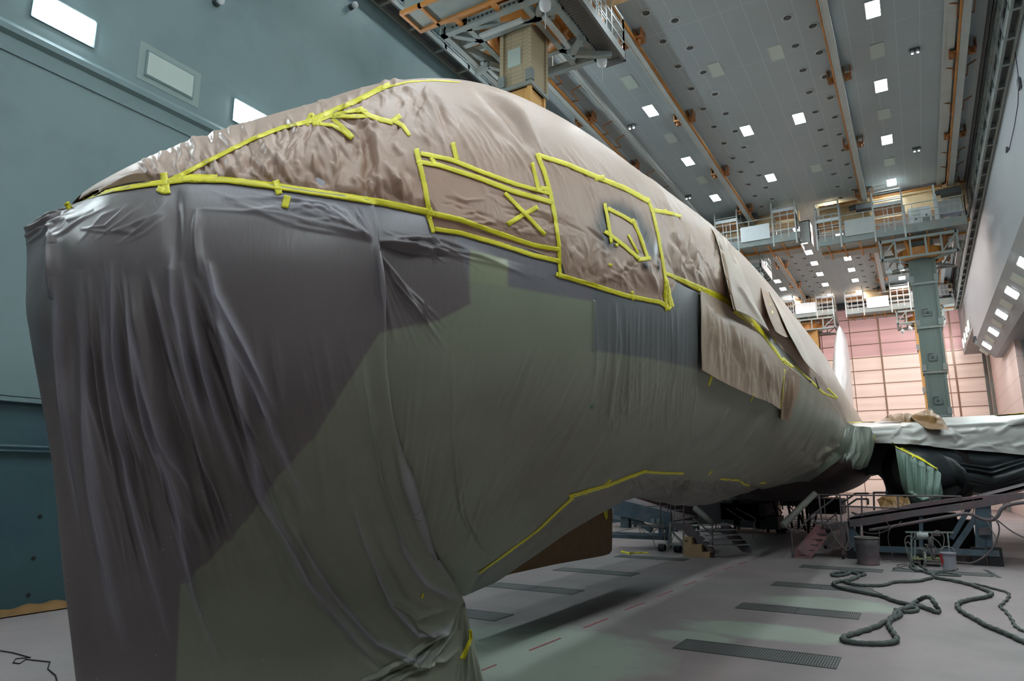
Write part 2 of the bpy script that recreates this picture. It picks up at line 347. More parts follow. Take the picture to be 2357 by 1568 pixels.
def sheetwall(name, x0, x1, z0, z1, m):
    b = MB(); b.add([(x0, YF+.05, z0), (x1, YF+.05, z0), (x1, YF+.05, z1), (x0, YF+.05, z1)], [(0, 1, 2, 3)]); return struct(name, b, m)
sheetwall('door_2', XL, 5.3, 0, 12.2, 'farwall'); sheetwall('door_2_upper_panels', XL, 5.3, 12.2, ZC+.1, 'farwall_hi')
ld_ = bpy.data.lights.new('daylight_outside_door', 'AREA'); ld_.shape = 'RECTANGLE'; ld_.size = 19; ld_.size_y = 15; ld_.energy = DAY_W; ld_.color = (1, .90, .86)
lo = bpy.data.objects.new('daylight_outside_door', ld_); COL.objects.link(lo); lo.location = (-4.5, 65.5, 8); lo.rotation_euler = (-PI/2, 0, 0)
t = MB()
for k in range(1, 15): t.box((XL, YF-.03, 1.1*k-.035), (5, YF+.01, 1.1*k+.035))
for x in (-12.0, -7.0, -1.98, 2.98): t.box((x-.07, YF-.07, 0), (x+.07, YF, 16))
for x in (-9.4, -6.35, -4.15, 1.4, 2.5): t.box((x-.03, YF-.05, 0), (x+.03, YF, 16))
struct('trim_5', t, 'seam')
struct('trim_6', MB().box((XL, 60.2, 15.75), (3.6, 60.6, 16.28)), 'steel_dk')

# floor gratings
def grating(x0, x1, y0, y1, label):
    g = thing('floor_grating', label, 'grating', ((x0+x1)/2, (y0+y1)/2, 0), 'steel gratings set in the floor')
    MB().box((x0, y0, -.02), (x1, y1, .006)).build('grating_panel', 'grate', g)
    xm = (x0+x1)/2
    f = MB().box((xm-.012, y0, .004), (xm+.012, y1, .010))
    f.box((x0-.02, y0-.02, -.01), (x1+.02, y0, .009)).box((x0-.02, y1, -.01), (x1+.02, y1+.02, .009)).box((x0-.02, y0, -.01), (x0, y1, .009)).box((x1, y0, -.01), (x1+.02, y1, .009))
    f.build('frame', 'steel_dk', g)
for (a, b, lab) in [((1550, 1494.5), (1922.5, 1538), 'steel floor grating nearest the camera, right of the red dashes'),
                    ((1692.7, 1401.8), (1974.5, 1424.7), 'steel floor grating between two pale green ovals, second from the camera on the right'),
                    ((1774.5, 1349), (2005, 1363.6), 'steel floor grating crossed by the wrapped hose, third from the camera'),
                    ((1840.7, 1307), (2029, 1318), 'steel floor grating in front of the grey drum'),
                    ((2054.5, 1316), (2283.6, 1327), 'steel floor grating under the paint pump cart'),
                    (None, (1137, 1430), 'steel floor grating showing a corner beside the bundled film'),
                    (None, (1314.5, 1369), 'steel floor grating in front of the brown wrapped gear door'),
                    (None, (1450.5, 1326.7), 'steel floor grating under the end of the brown wrapped gear door'),
                    (None, (1571.7, 1292), 'steel floor grating in front of the plywood step block')]:
    p1 = at(*b, Z=0); p0 = at(*a, Z=0) if a else None
    x0 = p0[0] if a else p1[0]-2.06; y = (p0[1]+p1[1])/2 if a else p1[1]
    grating(x0, p1[0], y, y+.6, lab)
# red floor dashes
DASH = [((1110, 1544), (1142, 1531)), ((1219, 1498), (1290, 1470)), ((1344.6, 1445.6), (1399, 1424.4)), ((1439, 1404.5), (1482.4, 1388.6)), ((1513.8, 1373.4), (1549.5, 1360)), ((1573.5, 1348.7), (1602.8, 1338.7)), ((1622.7, 1328.7), (1648.7, 1319.8)), ((1665.3, 1312), (1684.7, 1305)), ((1701, 1299), (1717, 1294)), ((1731, 1288), (1745, 1284))]
for k, (a, b) in enumerate(DASH):
    p, q = at(*a, Z=0), at(*b, Z=0); p[2] = q[2] = .004
    w = .022
    o = MB().bar(p, q, .022+.006*(k % 3), .008).build('floor_dash', mat('faded_red_paint', (160, 88, 94), .6, 0, .25, 8) if k == 0 else bpy.data.materials['faded_red_paint'])
    tag(o, 'thin red painted floor dash, %s from the camera' % ['nearest', 'second nearest', 'third nearest', 'fourth nearest', 'fifth nearest', 'sixth nearest', 'seventh nearest', 'eighth nearest', 'ninth nearest', 'farthest but one or more'][k], 'floor marking', 'red dashes on the floor')

# ------------------------------------------------------------------ ceiling fixtures
def make_panel(lit, size=.38, warm=False):
    p = thing('ceiling_light', '', 'ceiling light', (0, 0, ZC))
    h, g = size/2, .42
    f = MB().box((-h-.03, -g-.03, ZC-.02), (h+.03, -g, ZC+.01)).box((-h-.03, g, ZC-.02), (h+.03, g+.03, ZC+.01)).box((-h-.03, -g, ZC-.02), (-h, g, ZC+.01)).box((h, -g, ZC-.02), (h+.03, g, ZC+.01))
    f.build('frame', 'steel_lt', p)
    MB().box((-h, -g, ZC-.014), (h, g, ZC+.01)).build('diffuser', ('lit_warm' if warm else 'lit') if lit else 'unlit', p)
    return p
protos = {0: None, 1: None, 2: None}
ROWN = {-7.7: 'from camera, row left of the left crane rail', -4.82: 'from camera, middle row on the left', -2.82: 'from camera, middle row on the right', .1: 'from camera, row right of middle rail', -12.9: 'row over the left catwalk'}
def row(x, ys, kind):
    ys = sorted(ys)
    for i, y in enumerate(ys):
        lab = '%s ceiling panel, number %d %s' % (['unlit', 'lit', 'far warm lit'][kind], i+1, ROWN[x])
        if protos[kind] is None:
            protos[kind] = make_panel(kind > 0, .38, kind == 2)
            o = protos[kind]; o.location = (x, y, ZC); o['label'] = lab; o['group'] = 'lit ceiling panels' if kind else 'unlit ceiling panels'
        else: o = dup(protos[kind], (x, y, ZC), lab)
row(-7.7, [-6, -1, 4, 8.9, 13.8, 18.68, 23.6, 28.6, 33.35, 38.4], 1); row(-7.7, [42.4, 46, 50.8, 53.2, 56.5], 2)
row(-7.7, [21.35, 26.13, 30.9], 0)
row(-4.82, [-3, 2.5, 7.6, 12.5, 17.3, 27.1, 32.3, 37.4], 1); row(-4.82, [40.2, 42.7, 45, 47.6, 50.45, 53.5, 57], 2)
row(-4.82, [22.15], 0)
row(-2.82, [-3, 2.5, 7.6, 12.5, 17.3, 27.15, 37.5], 1); row(-2.82, [40.2, 42.7, 45, 47.6, 50.45, 53.4, 57], 2)
row(-2.82, [22.2, 32.3], 0)
row(.1, [-6, -1, 4, 8.9, 12.0, 16.7, 21.4, 26.2, 30.9, 35.8], 1); row(.1, [40.3, 45.2, 49.3, 52, 54.45, 58], 2)
row(.1, [23.8, 28.5, 33.3], 0)
for i_, y_ in enumerate((1, 6, 11, 16, 21, 26, 31, 37)): dup(protos[1], (-11.7, y_, 19.6), 'lit ceiling panel over the left catwalk, number %d from camera' % (i_+1))
# round ceiling vents, two staggered lines either side of the middle
vp = None
for x, y0, nm in ((-5.9, 18.05, 'outer line by left rail'), (-5.24, 18.85, 'inner line by left rail'), (-2.2, 20.5, 'inner line by middle rail'), (-1.57, 19.7, 'outer line by middle rail')):
    for k in range(24):
        y = y0+1.61*k
        if any(abs(y-q) < .01 for q in ()): continue
        lab = 'round ceiling vent, number %d from camera, %s' % (k+1, nm)
        if vp is None:
            vp = thing('ceiling_vent', lab, 'vent', (x, y, ZC), 'round ceiling vents')
            c = (x, y, ZC)
            MB().lathe(c, [(.17, .01), (.17, -.02), (.14, -.03), (.115, -.015), (.115, .01)], 20, False).build('vent_ring', 'steel_lt', vp, True)
            MB().lathe(c, [(.115, -.005), (.06, -.03), (.055, -.02)], 16).build('vent_core', 'steel_dk', vp, True)
        else: dup(vp, (x, y, ZC), lab)
# twin spot emergency lamps
sp = None
for (px, py), nm in (((1454, 287), 'left of the left crane rail above the wrapped fuselage'), ((1584, 450), 'left of the left crane rail close to the far platform'), ((2105, 112), 'near the top right by the right crane rail'), ((2109, 340), 'farther along beside the right crane rail')):
    p = at(px, py, Z=ZC); lab = 'small twin-spot ceiling lamp ' + nm
    if sp is None:
        sp = thing('twin_spot_lamp', lab, 'lamp', tuple(p), 'small twin-spot ceiling lamps')
        x, y, z = p
        MB().box((x-.15, y-.06, z-.09), (x+.15, y+.08, z+.01)).build('housing', 'steel_dk', sp)
        for s in (-1, 1):
            MB().lathe((x+s*.08, y-.02, z-.17), [(.05, .09), (.06, .02), (.05, 0)], 12).build('spot_head', 'steel_lt', sp, True)
            MB().lathe((x+s*.08, y-.02, z-.185), [(.03, .015), (.03, 0)], 12).build('lens', 'spot', sp)
    else: dup(sp, tuple(p), lab)
# crane rails with brackets
def crane_rail(x, y0, label, bys, side=1, zig=None, z=15.86):
    r = thing('crane_rail', label, 'rail', (x, (y0+60)/2, ZC))
    t = MB().box((x-.085, y0, z), (x+.085, 60, z+.05)).box((x-.03, y0, z+.05), (x+.03, 60, z+.38)).box((x-.08, y0, z+.36), (x+.08, 60, ZC+.01)); t.box((x-.11, y0, z-.02), (x-.08, 60, z+.07)).box((x+.08, y0, z-.02), (x+.11, 60, z+.07)); t.build('rail_beam', 'steel_lt', r)
    MB().box((x+side*.15-.028, y0, z+.02), (x+side*.15+.028, 60, z+.12)).build('orange_flange', 'orange', r)['label'] = 'orange flange strip'
    for by in bys:
        b = MB()
        for s in (-1, 1):
            cx = x+s*.26; b = MB()
            b.box((cx-.12, by-.2, z+.1), (cx+.12, by+.2, z+.17)).box((cx-.12, by-.2, z+.17), (cx-.08, by+.2, ZC)).box((cx+.08, by-.2, z+.17), (cx+.12, by+.2, ZC))
            b.tube([(cx, by-.08, z+.11), (cx, by-.08, z-.04)], .06, 8); b.tube([(cx-.08, by+.14, z+.1), (cx+.08, by+.14, z+.1)], .04, 8)
            b.build('bracket', 'orange_dk', r)
    if zig:
        yy, ends = zig
        for y in yy:
            b = MB()
            for e in ends:
                m = x+(e-x)*.45
                for q0, q1 in (((x, y, z+.15), (m, y+.05, z+.15)), ((m, y+.05, z+.15), (m, y-.55, z+.2)), ((m, y-.55, z+.2), (e, y-.6, z+.3))): b.bar(q0, q1, .035)
            b.build('cable_arm', 'orange_dk', r)
crane_rail(-6.64, 14.2, 'grey and orange crane rail left of the ceiling centre', [18.8, 24.5, 30.06, 35.2, 40.6, 46.2, 51.8, 57])
crane_rail(-1.13, -10, 'grey crane rail running over the right half of the hangar', [7, 12.9, 18.7, 24.4, 30.1, 36.0, 41.7, 47.4, 53, 57.5], -1)
crane_rail(2.50, -10, 'orange-edged crane rail nearest the right wall', [20.4, 24.8, 31.2, 36.9, 44, 50, 56], -1, ([8, 11, 14, 17, 19.4, 22.6, 26.4, 29, 33.6, 35.2, 40, 46, 52], (2.0, 2.95)))
crane_rail(-10.0, -10, 'orange-edged crane rail behind the near mast beside the left catwalk', [18.3, 22.6, 27.4, 33], 1, ([19.7, 21.0, 23.9, 25.2, 29, 31], (-9.1,)))
def duct(x0, x1, m, label):
    o = MB().box((x0, -10, 16.12), (x1, 60, 16.305)).box((x0-.03, -10, 16.1), (x0+.02, 60, 16.16)).build('ceiling_duct', m); tag(o, label, 'duct')
duct(1.98, 2.28, 'steel_lt', 'flat pale duct strip along the ceiling left of the orange rail')
duct(-9.12, -8.98, 'steel_lt', 'thin pale ceiling strip beside the rail behind the near mast')
for x, nm in ((3.0, 'between the right crane rail and right wall'),):
    o = MB().box((3.1, -10, 16.15), (3.16, 60, 16.29)).box((3.22, -10, 16.15), (3.26, 60, 16.29)).box((3.4, -10, 16.1), (3.52, 60, 16.29)).box((3.1, -10, 16.2), (3.52, -9.8, 16.29)).build('conduit_run', 'steel_dk'); tag(o, 'dark pair of ceiling conduits '+nm, 'conduit')
# catwalks
def catwalk(name_side, xa, xb, zf, xr, label):
    c = thing('catwalk', label, 'catwalk', ((xa+xb)/2, 24, zf))
    t = MB().box((xa, -8, zf), (xa+.08, 60, zf+.3)).box((xb-.08, -8, zf), (xb, 60, zf+.3))
    for k in range(46):
        y = -7.5+1.5*k; t.box((xa, y, zf+.03), (xb, y+.12, zf+.2))
    t.build('frame', 'steel', c)
    MB().box((xa, -8, zf+.2), (xb, 60, zf+.24)).build('walk_floor', 'steel_dk', c)
    t = MB()
    for k in range(46):
        y = -7.5+1.5*k; t.bar((xr, y, zf+.25), (xr, y, zf+1.25), .06)
    for h in (.75, 1.0, 1.25): t.bar((xr, -8, zf+h), (xr, 60, zf+h), .05)
    t.build('handrail', 'steel', c)
    return c
catwalk('left', XL+.02, -13.5, 17.7, -13.52, 'steel catwalk high along the left wall with dark underside')
c = catwalk('right', 3.28, 3.63, 14.75, 3.3, 'narrow steel catwalk high along the right wall')
t = MB()
for k in range(84):
    y = 10+.6*k; t.bar((3.33, y, 14.8), (3.33, y+.6, 15.95), .03); t.bar((3.33, y+.6, 14.8), (3.33, y, 15.95), .03)
t.build('lattice', 'steel_dk', c)
# wall lamps
def wall_lamp(x, y, z, w, h, lit, label, slant=False, g='wall lamps'):
    p = thing('wall_light', label, 'wall light', (x, y, z), g)
    if not slant:
        if not lit:
            MB().box((x, y-w/2-.2, z-h/2-.18), (x+.008, y+w/2+.2, z+h/2+.18)).build('repainted_surround', 'surround', p)
        MB().box((x, y-w/2-.04, z-h/2-.04), (x+.03, y+w/2+.04, z+h/2+.04)).build('frame', 'wallL', p)
        MB().box((x+.02, y-w/2, z-h/2), (x+.045, y+w/2, z+h/2)).build('diffuser', 'lit' if lit else 'unlit', p)
    else:
        s = .7071
        def q(a, d, yy): return (x+a*s-d*s, yy, z-a*s-d*s)
        for nm, d0, d1, e, m in (('frame', -.02, .02, .05, 'steel_lt'), ('diffuser', 0, .035, 0, 'litwall' if lit else 'unlit')):
            MB().prism([q(-h/2-e, d0, y-w/2-e), q(h/2+e, d0, y-w/2-e), q(h/2+e, d1, y-w/2-e), q(-h/2-e, d1, y-w/2-e)], (0, w+2*e, 0)).build(nm, m, p)
for k in range(11):
    y = 1.26+1.165*k*1.0 if False else 5.93+(k-4)*2.33/2
    lit = k % 2 == 0
    lab = {4: 'bright wall lamp at the top left corner of the photo', 5: 'unlit pale wall lamp between the two bright ones', 6: 'bright wall lamp just above the wrapped nose'}.get(k, '%s lamp in the left wall row, number %d from the near end' % ('bright' if lit else 'unlit', k+1))
    wall_lamp(XL, 5.97+(k-4)*2.3, 11.45, 1.12, .55, lit, lab)
for k in range(25):
    y = 52.3-.35-2.33*k; cx, cz = 3.65+.46, 10.65-.46
    lit = k % 2 == 1
    wall_lamp(cx, y, cz, 1.08, .5, lit, '%s lamp in right slanted strip, number %d from the far end' % ('bright' if lit else 'unlit', k//2+1), True, 'lamps in the slanted strip')
for k in range(8):
    y = 61.2-1.15*k
    x, z = 3.65, 12.35
    p = thing('wall_light', '%s narrow lamp on the far right bulkhead, number %d from far end' % ('bright' if k % 2 == 0 else 'unlit', k//2+1), 'wall light', (x, y, z), 'far wall lamps')
    MB().box((x-.03, y-.4, z-.34), (x+.01, y+.4, z+.34)).build('frame', 'steel_lt', p); MB().box((x-.05, y-.35, z-.3), (x-.02, y+.35, z+.3)).build('diffuser', 'litwall' if k % 2 == 0 else 'unlit', p)
# unseen fill lamps added to the wing bay ceiling
for i, x in enumerate((8, 13, 18)):
    for j, y in enumerate((6, 16, 26, 36, 43)):
        o = dup(protos[1], (x, y, 9.70), 'added unseen fill lamp in the wing bay, column %d, number %d from camera' % (i+1, j+1))
# soffit cameras / small wall details
o = MB().tube([at(2245, 778, X=3.6), at(2245, 786, X=3.6)], .14, 10).build('wall_camera', 'steel_dk'); tag(o, 'small dark wall camera at the far end of the slanted lamp strip', 'camera')
pts = [at(x, y, X=3.62) for x, y in ((2322, 40), (2331, 90), (2341, 150), (2345, 190), (2343, 240), (2335, 290), (2326, 330), (2323, 345))]
o = MB().tube(pts, .012, 6).build('wall_cable', 'rubber'); tag(o, 'thin dark cable running down the right wall', 'cable')
o = MB(); p = at(2345, 193, X=3.6); o.box(p-np.array([.03, .14, .16]), p+np.array([.03, .14, .16])); o = o.build('wall_box', 'steel_dk', None, False, .01); tag(o, 'small dark box on the right wall cable', 'junction box')
o = MB(); p = at(2317, 345, X=3.6); o.box(p-np.array([.03, .14, .06]), p+np.array([.03, .14, .06])); o = o.build('wall_socket', 'steel_dk', None, False, .01); tag(o, 'small flat box at the lower end of the right wall cable', 'junction box')
for (px, py), nm in (((502, 4), 'left of'), ((812, 14), 'right of')):
    p = at(px, py, X=XL+.1)
    d = thing('wall_nozzle', 'round white wall nozzle high on the teal wall, %s the faint patch' % ('left' if px < 600 else 'right'), 'nozzle', (XL, p[1], p[2]), 'wall nozzles')
    MB().tube([(XL, p[1], p[2]), (XL+.16, p[1], p[2])], [.1, .07], 14).build('collar', 'steel_dk', d, True); MB().lathe((XL+.2, p[1], p[2]-.1), [(.02, 0), (.09, .04), (.1, .1), (.07, .18), (.01, .2)], 14).build('nozzle_head', 'white', d, True)
# paper lying along the left wall foot
P = np.zeros((60, 9, 3))
for i in range(60):
    y = 5.2+i*.07
    for j in range(9):
        a = j/8; P[i, j] = (XL+.03+a*.62, y, .02+.10*math.sin(PI*min(1, a*1.15+.05))*(.7+.2*math.sin(i*.33)+.25*math.sin(i*.9+j)))
P[..., 2] = np.maximum(P[..., 2], .012)
o, _, _ = gridmesh('kraft_paper_roll', P, 'brownpaper'); tag(o, 'crumpled brown kraft paper along the foot of the left wall', 'paper'); md = o.modifiers.new('thick', 'SOLIDIFY'); md.thickness = .004
pts = [at(x, y, Z=.01) for x, y in ((0, 1498), (30, 1503), (70, 1514), (36, 1517), (30, 1526), (45, 1528), (60, 1518), (115, 1524), (110, 1540), (128, 1555), (133, 1575))]
o = MB().tube(pts, .008, 6).build('thin_cable', 'rubber'); tag(o, 'thin dark cord lying on the floor at bottom left', 'cord')

# ------------------------------------------------------------------ the wrapped aircraft
AX = -4.7
TAB = np.array([
 [2.10, .02, 3.66, 3.64, 3.62], [2.17, .40, 3.95, 3.64, 3.22], [2.35, .78, 4.22, 3.64, 2.98], [2.7, 1.18, 4.58, 3.68, 2.70],
 [3.3, 1.62, 5.10, 3.78, 2.48], [4.0, 1.98, 5.66, 3.88, 2.30], [4.7, 2.27, 6.18, 3.98, 2.16], [5.4, 2.46, 6.55, 4.10, 2.07],
 [6.1, 2.58, 6.68, 4.20, 2.02], [7.0, 2.68, 6.76, 4.28, 2.0], [8.5, 2.78, 6.90, 4.36, 2.0], [10.5, 2.87, 7.12, 4.42, 2.0],
 [14, 2.89, 7.3, 4.44, 1.95], [20, 2.87, 7.28, 4.44, 1.95], [26, 2.7, 7.1, 4.40, 1.95], [42, 2.3, 6.5, 4.34, 2.0],
 [50, 1.9, 6.3, 4.7, 2.6], [57, 1.0, 6.1, 5.3, 4.5], [59.5, .4, 5.9, 5.6, 5.2]])
def pchip(x, X, Y):
    x = np.clip(x, X[0], X[-1]); h = np.diff(X); d = np.diff(Y)/h; m = np.zeros(len(X))
    for i in range(1, len(X)-1):
        if d[i-1]*d[i] > 0: w1 = 2*h[i]+h[i-1]; w2 = h[i]+2*h[i-1]; m[i] = (w1+w2)/(w1/d[i-1]+w2/d[i])
    m[0] = d[0]; m[-1] = d[-1]
    i = np.clip(np.searchsorted(X, x)-1, 0, len(X)-2); t = (x-X[i])/h[i]
    return (2*t**3-3*t**2+1)*Y[i]+(t**3-2*t**2+t)*h[i]*m[i]+(-2*t**3+3*t**2)*Y[i+1]+(t**3-t**2)*h[i]*m[i+1]
Y0 = TAB[0, 0]; SY = np.sqrt(TAB[:, 0]-Y0)
def sec(y):
    s = np.sqrt(np.maximum(y-Y0, 0)); return [pchip(s, SY, TAB[:, k]) for k in (1, 2, 3, 4)]
def surf(y, th, grow=0.):
    w, zt, zm, zb = sec(y); c, s = np.cos(th), np.sin(th)
    return np.stack([AX+(w+grow)*c, y+0*th, zm+(np.where(s > 0, zt-zm, zm-zb)+grow)*s], -1)
KT = np.array([[2.1, 3.6], [2.6, 2.75], [3.2, 2.45], [4, 2.1], [5, 1.6], [6, 1.18], [6.86, .96], [7.53, 1.03], [8.17, 1.17], [9.34, 1.43], [10.74, 1.75], [11.6, 1.93], [12.2, 1.98], [13.4, 1.86], [14.9, 1.72], [16.2, 1.66], [17.9, 1.65], [19.7, 1.75], [21.5, 1.9], [30, 2.1]])
def hull_section(y, phi):
    """fuselage section with the film pulled tight down to the keel line"""
    th = np.linspace(-PI, PI, 721); y_ = np.full_like(th, y); S = surf(y_, th, .01); zm = float(sec(np.array([y]))[2][0])
    r = np.hypot(S[:, 0]-AX, S[:, 2]-zm); a = np.arctan2(S[:, 2]-zm, S[:, 0]-AX); o = np.argsort(a)
    R = np.interp(phi, a[o], r[o], period=2*PI)
    kz = float(np.interp(y, KT[:, 0], KT[:, 1])); K = np.array([AX, kz])
    if kz < float(sec(np.array([y]))[3][0])-.005:
        for sgn in (1, -1):
            m = (S[:, 0]-AX)*sgn > 1e-3
            dx = (S[m, 0]-AX)*sgn; dz = S[m, 2]-kz
            j = np.argmin(np.arctan2(dz, dx)); T = np.array([AX+sgn*dx[j], kz+dz[j]])
            aT = math.atan2(T[1]-zm, (T[0]-AX)*sgn)
            ph = np.arctan2(np.sin(phi), np.cos(phi)*sgn); mm = (ph < aT) & (ph >= -PI/2-1e-6)
            d = T-K; d[0] *= sgn
            # ray (cos,sin)*r hits line K + s*d
            c_, s_ = np.cos(ph), np.sin(ph); den = c_*d[1]-s_*d[0]
            rr = (0*d[1]-(kz-zm)*d[0])/np.where(abs(den) < 1e-6, 1e-6, den)
            R = np.where(mm & (rr > R), rr, R)
    return np.stack([AX+R*np.cos(phi), np.full_like(phi, y), zm+R*np.sin(phi)], -1)
def normals(P, ctr=None):
    du = np.gradient(P, axis=0); dv = np.gradient(P, axis=1); n = np.cross(du, dv); n /= np.linalg.norm(n, axis=-1, keepdims=True)+1e-9
    if ctr is not None: s = np.sign(((P-ctr)*n).sum(-1, keepdims=True)); n *= np.where(s == 0, 1, s)
    else: s = np.sign(((CAM-P)*n).sum(-1, keepdims=True)); n *= np.where(s == 0, 1, s)
    return n
def fold_disp(pix, folds, dep=None, cap=1.):
    """sum of fold ridges; each fold = (pixel polyline, width px, height m)"""
    D = np.zeros(pix.shape[:-1])
    X, Yp = pix[..., 0], pix[..., 1]
    for pl, w, a in folds:
        pl = np.asarray(pl, float); lo = pl.min(0)-3*w; hi = pl.max(0)+3*w
        m = (X > lo[0]) & (X < hi[0]) & (Yp > lo[1]) & (Yp < hi[1])
        if not m.any(): continue
        x, y = X[m], Yp[m]; best = np.full(x.shape, 1e9); tt = np.zeros(x.shape); L = len(pl)-1
        for i in range(L):
            p, q = pl[i], pl[i+1]; d = q-p; l2 = d@d+1e-9; t = np.clip(((x-p[0])*d[0]+(y-p[1])*d[1])/l2, 0, 1)
            ds = np.hypot(x-p[0]-t*d[0], y-p[1]-t*d[1]); k = ds < best; best = np.where(k, ds, best); tt = np.where(k, (i+t)/L, tt)
        env = np.sin(PI*np.clip(tt, 0, 1))**.9
        aa = a if dep is None else np.sign(a)*np.minimum(abs(a), cap*w*dep[m]/F)
        D[m] += aa*env*np.exp(-(best/w)**2)
    return D
def inpoly(pix, poly):
    x, y = pix[..., 0], pix[..., 1]; r = np.zeros(x.shape, bool); n = len(poly)
    for i in range(n):
        x1, y1 = poly[i]; x2, y2 = poly[(i+1) % n]
        c = ((y1 > y) != (y2 > y)) & (x < (x2-x1)*(y-y1)/((y2-y1) or 1e-9)+x1); r ^= c
    return r
def dist_poly(pix, pl):
    X, Yp = pix[..., 0], pix[..., 1]; best = np.full(X.shape, 1e9); pl = np.asarray(pl, float)
    for i in range(len(pl)-1):
        p, q = pl[i], pl[i+1]; d = q-p; t = np.clip(((X-p[0])*d[0]+(Yp-p[1])*d[1])/(d@d+1e-9), 0, 1)
        best = np.minimum(best, np.hypot(X-p[0]-t*d[0], Yp-p[1]-t*d[1]))
    return best
def crspline(ctrl, n, axis=0):
    """Catmull-Rom resample along an axis"""
    c = np.moveaxis(np.asarray(ctrl, float), axis, 0); k = len(c); u = np.linspace(0, k-1, n); i = np.clip(u.astype(int), 0, k-2); t = (u-i).reshape((-1,)+(1,)*(c.ndim-1))
    g = lambda j: c[np.clip(j, 0, k-1)]
    p0, p1, p2, p3 = g(i-1), g(i), g(i+1), g(i+2)
    p0 = np.where((i == 0).reshape(t.shape), 2*p1-p2, p0); p3 = np.where((i == k-2).reshape(t.shape), 2*p2-p1, p3)
    r = .5*(2*p1+(p2-p0)*t+(2*p0-5*p1+4*p2-p3)*t**2+(3*p1-p0-3*p2+p3)*t**3)
    return np.moveaxis(r, 0, axis)
BV = {}
def bvh(key, v, q): BV[key] = BVHTree.FromPolygons(v.tolist(), q.tolist())
def hit(px, py, keys):
    d = Vector(ray(px, py)).normalized(); best = None
    for k in keys:
        loc, n, i, ds = BV[k].ray_cast(Vector(CAM), d)
        if loc is not None and (best is None or ds < best[2]): best = (np.array(loc), np.array(n), ds)
    return best

plane = thing('wrapped_airliner', 'huge airliner fuselage wrapped in tan paper, clear film and yellow tape, nose at the left', 'aircraft', (AX, 7, 0))

# tape boundary between paper above and film below, as seen; brought onto the fuselage as an angle per station
ysd = np.concatenate([Y0+np.linspace(0, 1, 160)[1:]**2*6, np.linspace(8.2, 59, 500)])
thd = np.radians(np.linspace(-60, 110, 681)); Yg, Tg = np.meshgrid(ysd, thd, indexing='ij'); SS = surf(Yg, Tg, .02); QQ = proj(SS); DD = np.linalg.norm(SS-CAM, axis=-1)
def locate(px, py):
    d = np.hypot(QQ[..., 0]-px, QQ[..., 1]-py); m = d < 7
    if not m.any(): return None
    dm = np.where(m, DD, 1e9).min(); k = np.where(m & (DD < dm+.5), d, 1e9); i = np.unravel_index(k.argmin(), k.shape)
    return Yg[i], Tg[i]
EDGE = [(262, 448), (380, 421), (520, 420), (640, 436), (800, 458), (985, 492), (1010, 530), (1150, 560), (1290, 606), (1300, 640), (1420, 668), (1535, 700), (1560, 650), (1690, 706), (1800, 800), (1900, 905), (1950, 985)]
eb = []
for p in EDGE:
    r = locate(*p)
    if r is not None and (not eb or r[0] > eb[-1][0]+.02): eb.append(r)
eb = np.array([(2.36, PI/2-.02), (2.37, math.radians(80))]+[e for e in eb if e[0] > 2.38]+[(59.5, -.1)])
def thb(y): return np.interp(y, eb[:, 0], eb[:, 1])

# --- painted body underneath (seen only where the covers gape)
yb = np.concatenate([Y0+np.linspace(0, 1, 50)**2*5, np.linspace(7.3, 59.5, 60)]); tb = np.linspace(-PI, PI, 65)[:-1]
Yq, Tq = np.meshgrid(tb*0, yb, indexing='ij'); Tq2 = np.repeat(tb[:, None], len(yb), 1); Pb = surf(np.repeat(yb[None], len(tb), 0), Tq2, -.06)
Tb = np.empty(Pb.shape); Tb[:] = lin((120, 118, 122)); _, vb, qb = gridmesh('fuselage_body', Pb, 'film', plane, Tb, closeu=True)

GREEN, PURP, STRIP, GREY, WARM = lin((149, 153, 133)), lin((124, 115, 115)), lin((128, 125, 131)), lin((120, 123, 124)), lin((138, 128, 114))
POLY = [([(-900, 100), (1080, 300), (1080, 640), (1082, 700), (1010, 738), (940, 752), (875, 765), (800, 880), (720, 1010), (640, 1090), (585, 1180), (500, 1270), (415, 1345), (400, 1700), (-900, 1700)], PURP),
        ([(1000, 400), (1300, 500), (1400, 640), (1365, 694), (1168, 660), (1080, 645)], STRIP),
        ([(1080, 575), (1168, 597), (1168, 662), (1080, 648)], lin((156, 160, 132))),
        ([(1366, 620), (1640, 660), (1615, 852), (1500, 826), (1363, 806)], GREY),
        ([(1640, 640), (2100, 900), (2100, 1200), (1820, 860)], lin((132, 138, 122))),
        ([(1080, 1370), (1100, 1330), (1320, 1152), (1480, 1092), (1760, 1122), (1700, 1200), (1060, 1400)], lin((116, 110, 108)))]
def film_tint(P):
    pix = proj(P); T = np.empty(P.shape); T[:] = GREEN
    for pl, c in POLY:
        m = inpoly(pix, pl); e = dist_poly(pix, pl+[pl[0]]); f = .5+np.where(m, .5, -.5)*np.clip(e/3., 0, 1)
        T = T*(1-f[..., None])+np.array(c)*f[..., None]
    # brown floor-side blend low on the belly
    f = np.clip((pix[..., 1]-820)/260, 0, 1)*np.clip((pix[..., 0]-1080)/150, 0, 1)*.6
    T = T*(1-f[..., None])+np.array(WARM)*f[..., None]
    f = np.clip((560+.12*(pix[..., 0]-850)*(pix[..., 0] > 850)-.18*(850-pix[..., 0])*(pix[..., 0] < 850)-pix[..., 1])/90, 0, 1)*.75   # pale gloss sheen painted into the tint below the tape
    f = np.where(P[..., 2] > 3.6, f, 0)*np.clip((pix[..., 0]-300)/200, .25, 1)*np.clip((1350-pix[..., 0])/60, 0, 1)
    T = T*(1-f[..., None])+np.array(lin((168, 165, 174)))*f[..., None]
    g = np.clip(1-np.hypot(pix[..., 0]-1362, pix[..., 1]-937)/9, 0, 1)[..., None]; T = T*(1-g)+np.array(lin((20, 110, 60)))*g
    return T
bvh('body', vb, qb)
R_ = lambda a, b: rng.uniform(a, b)
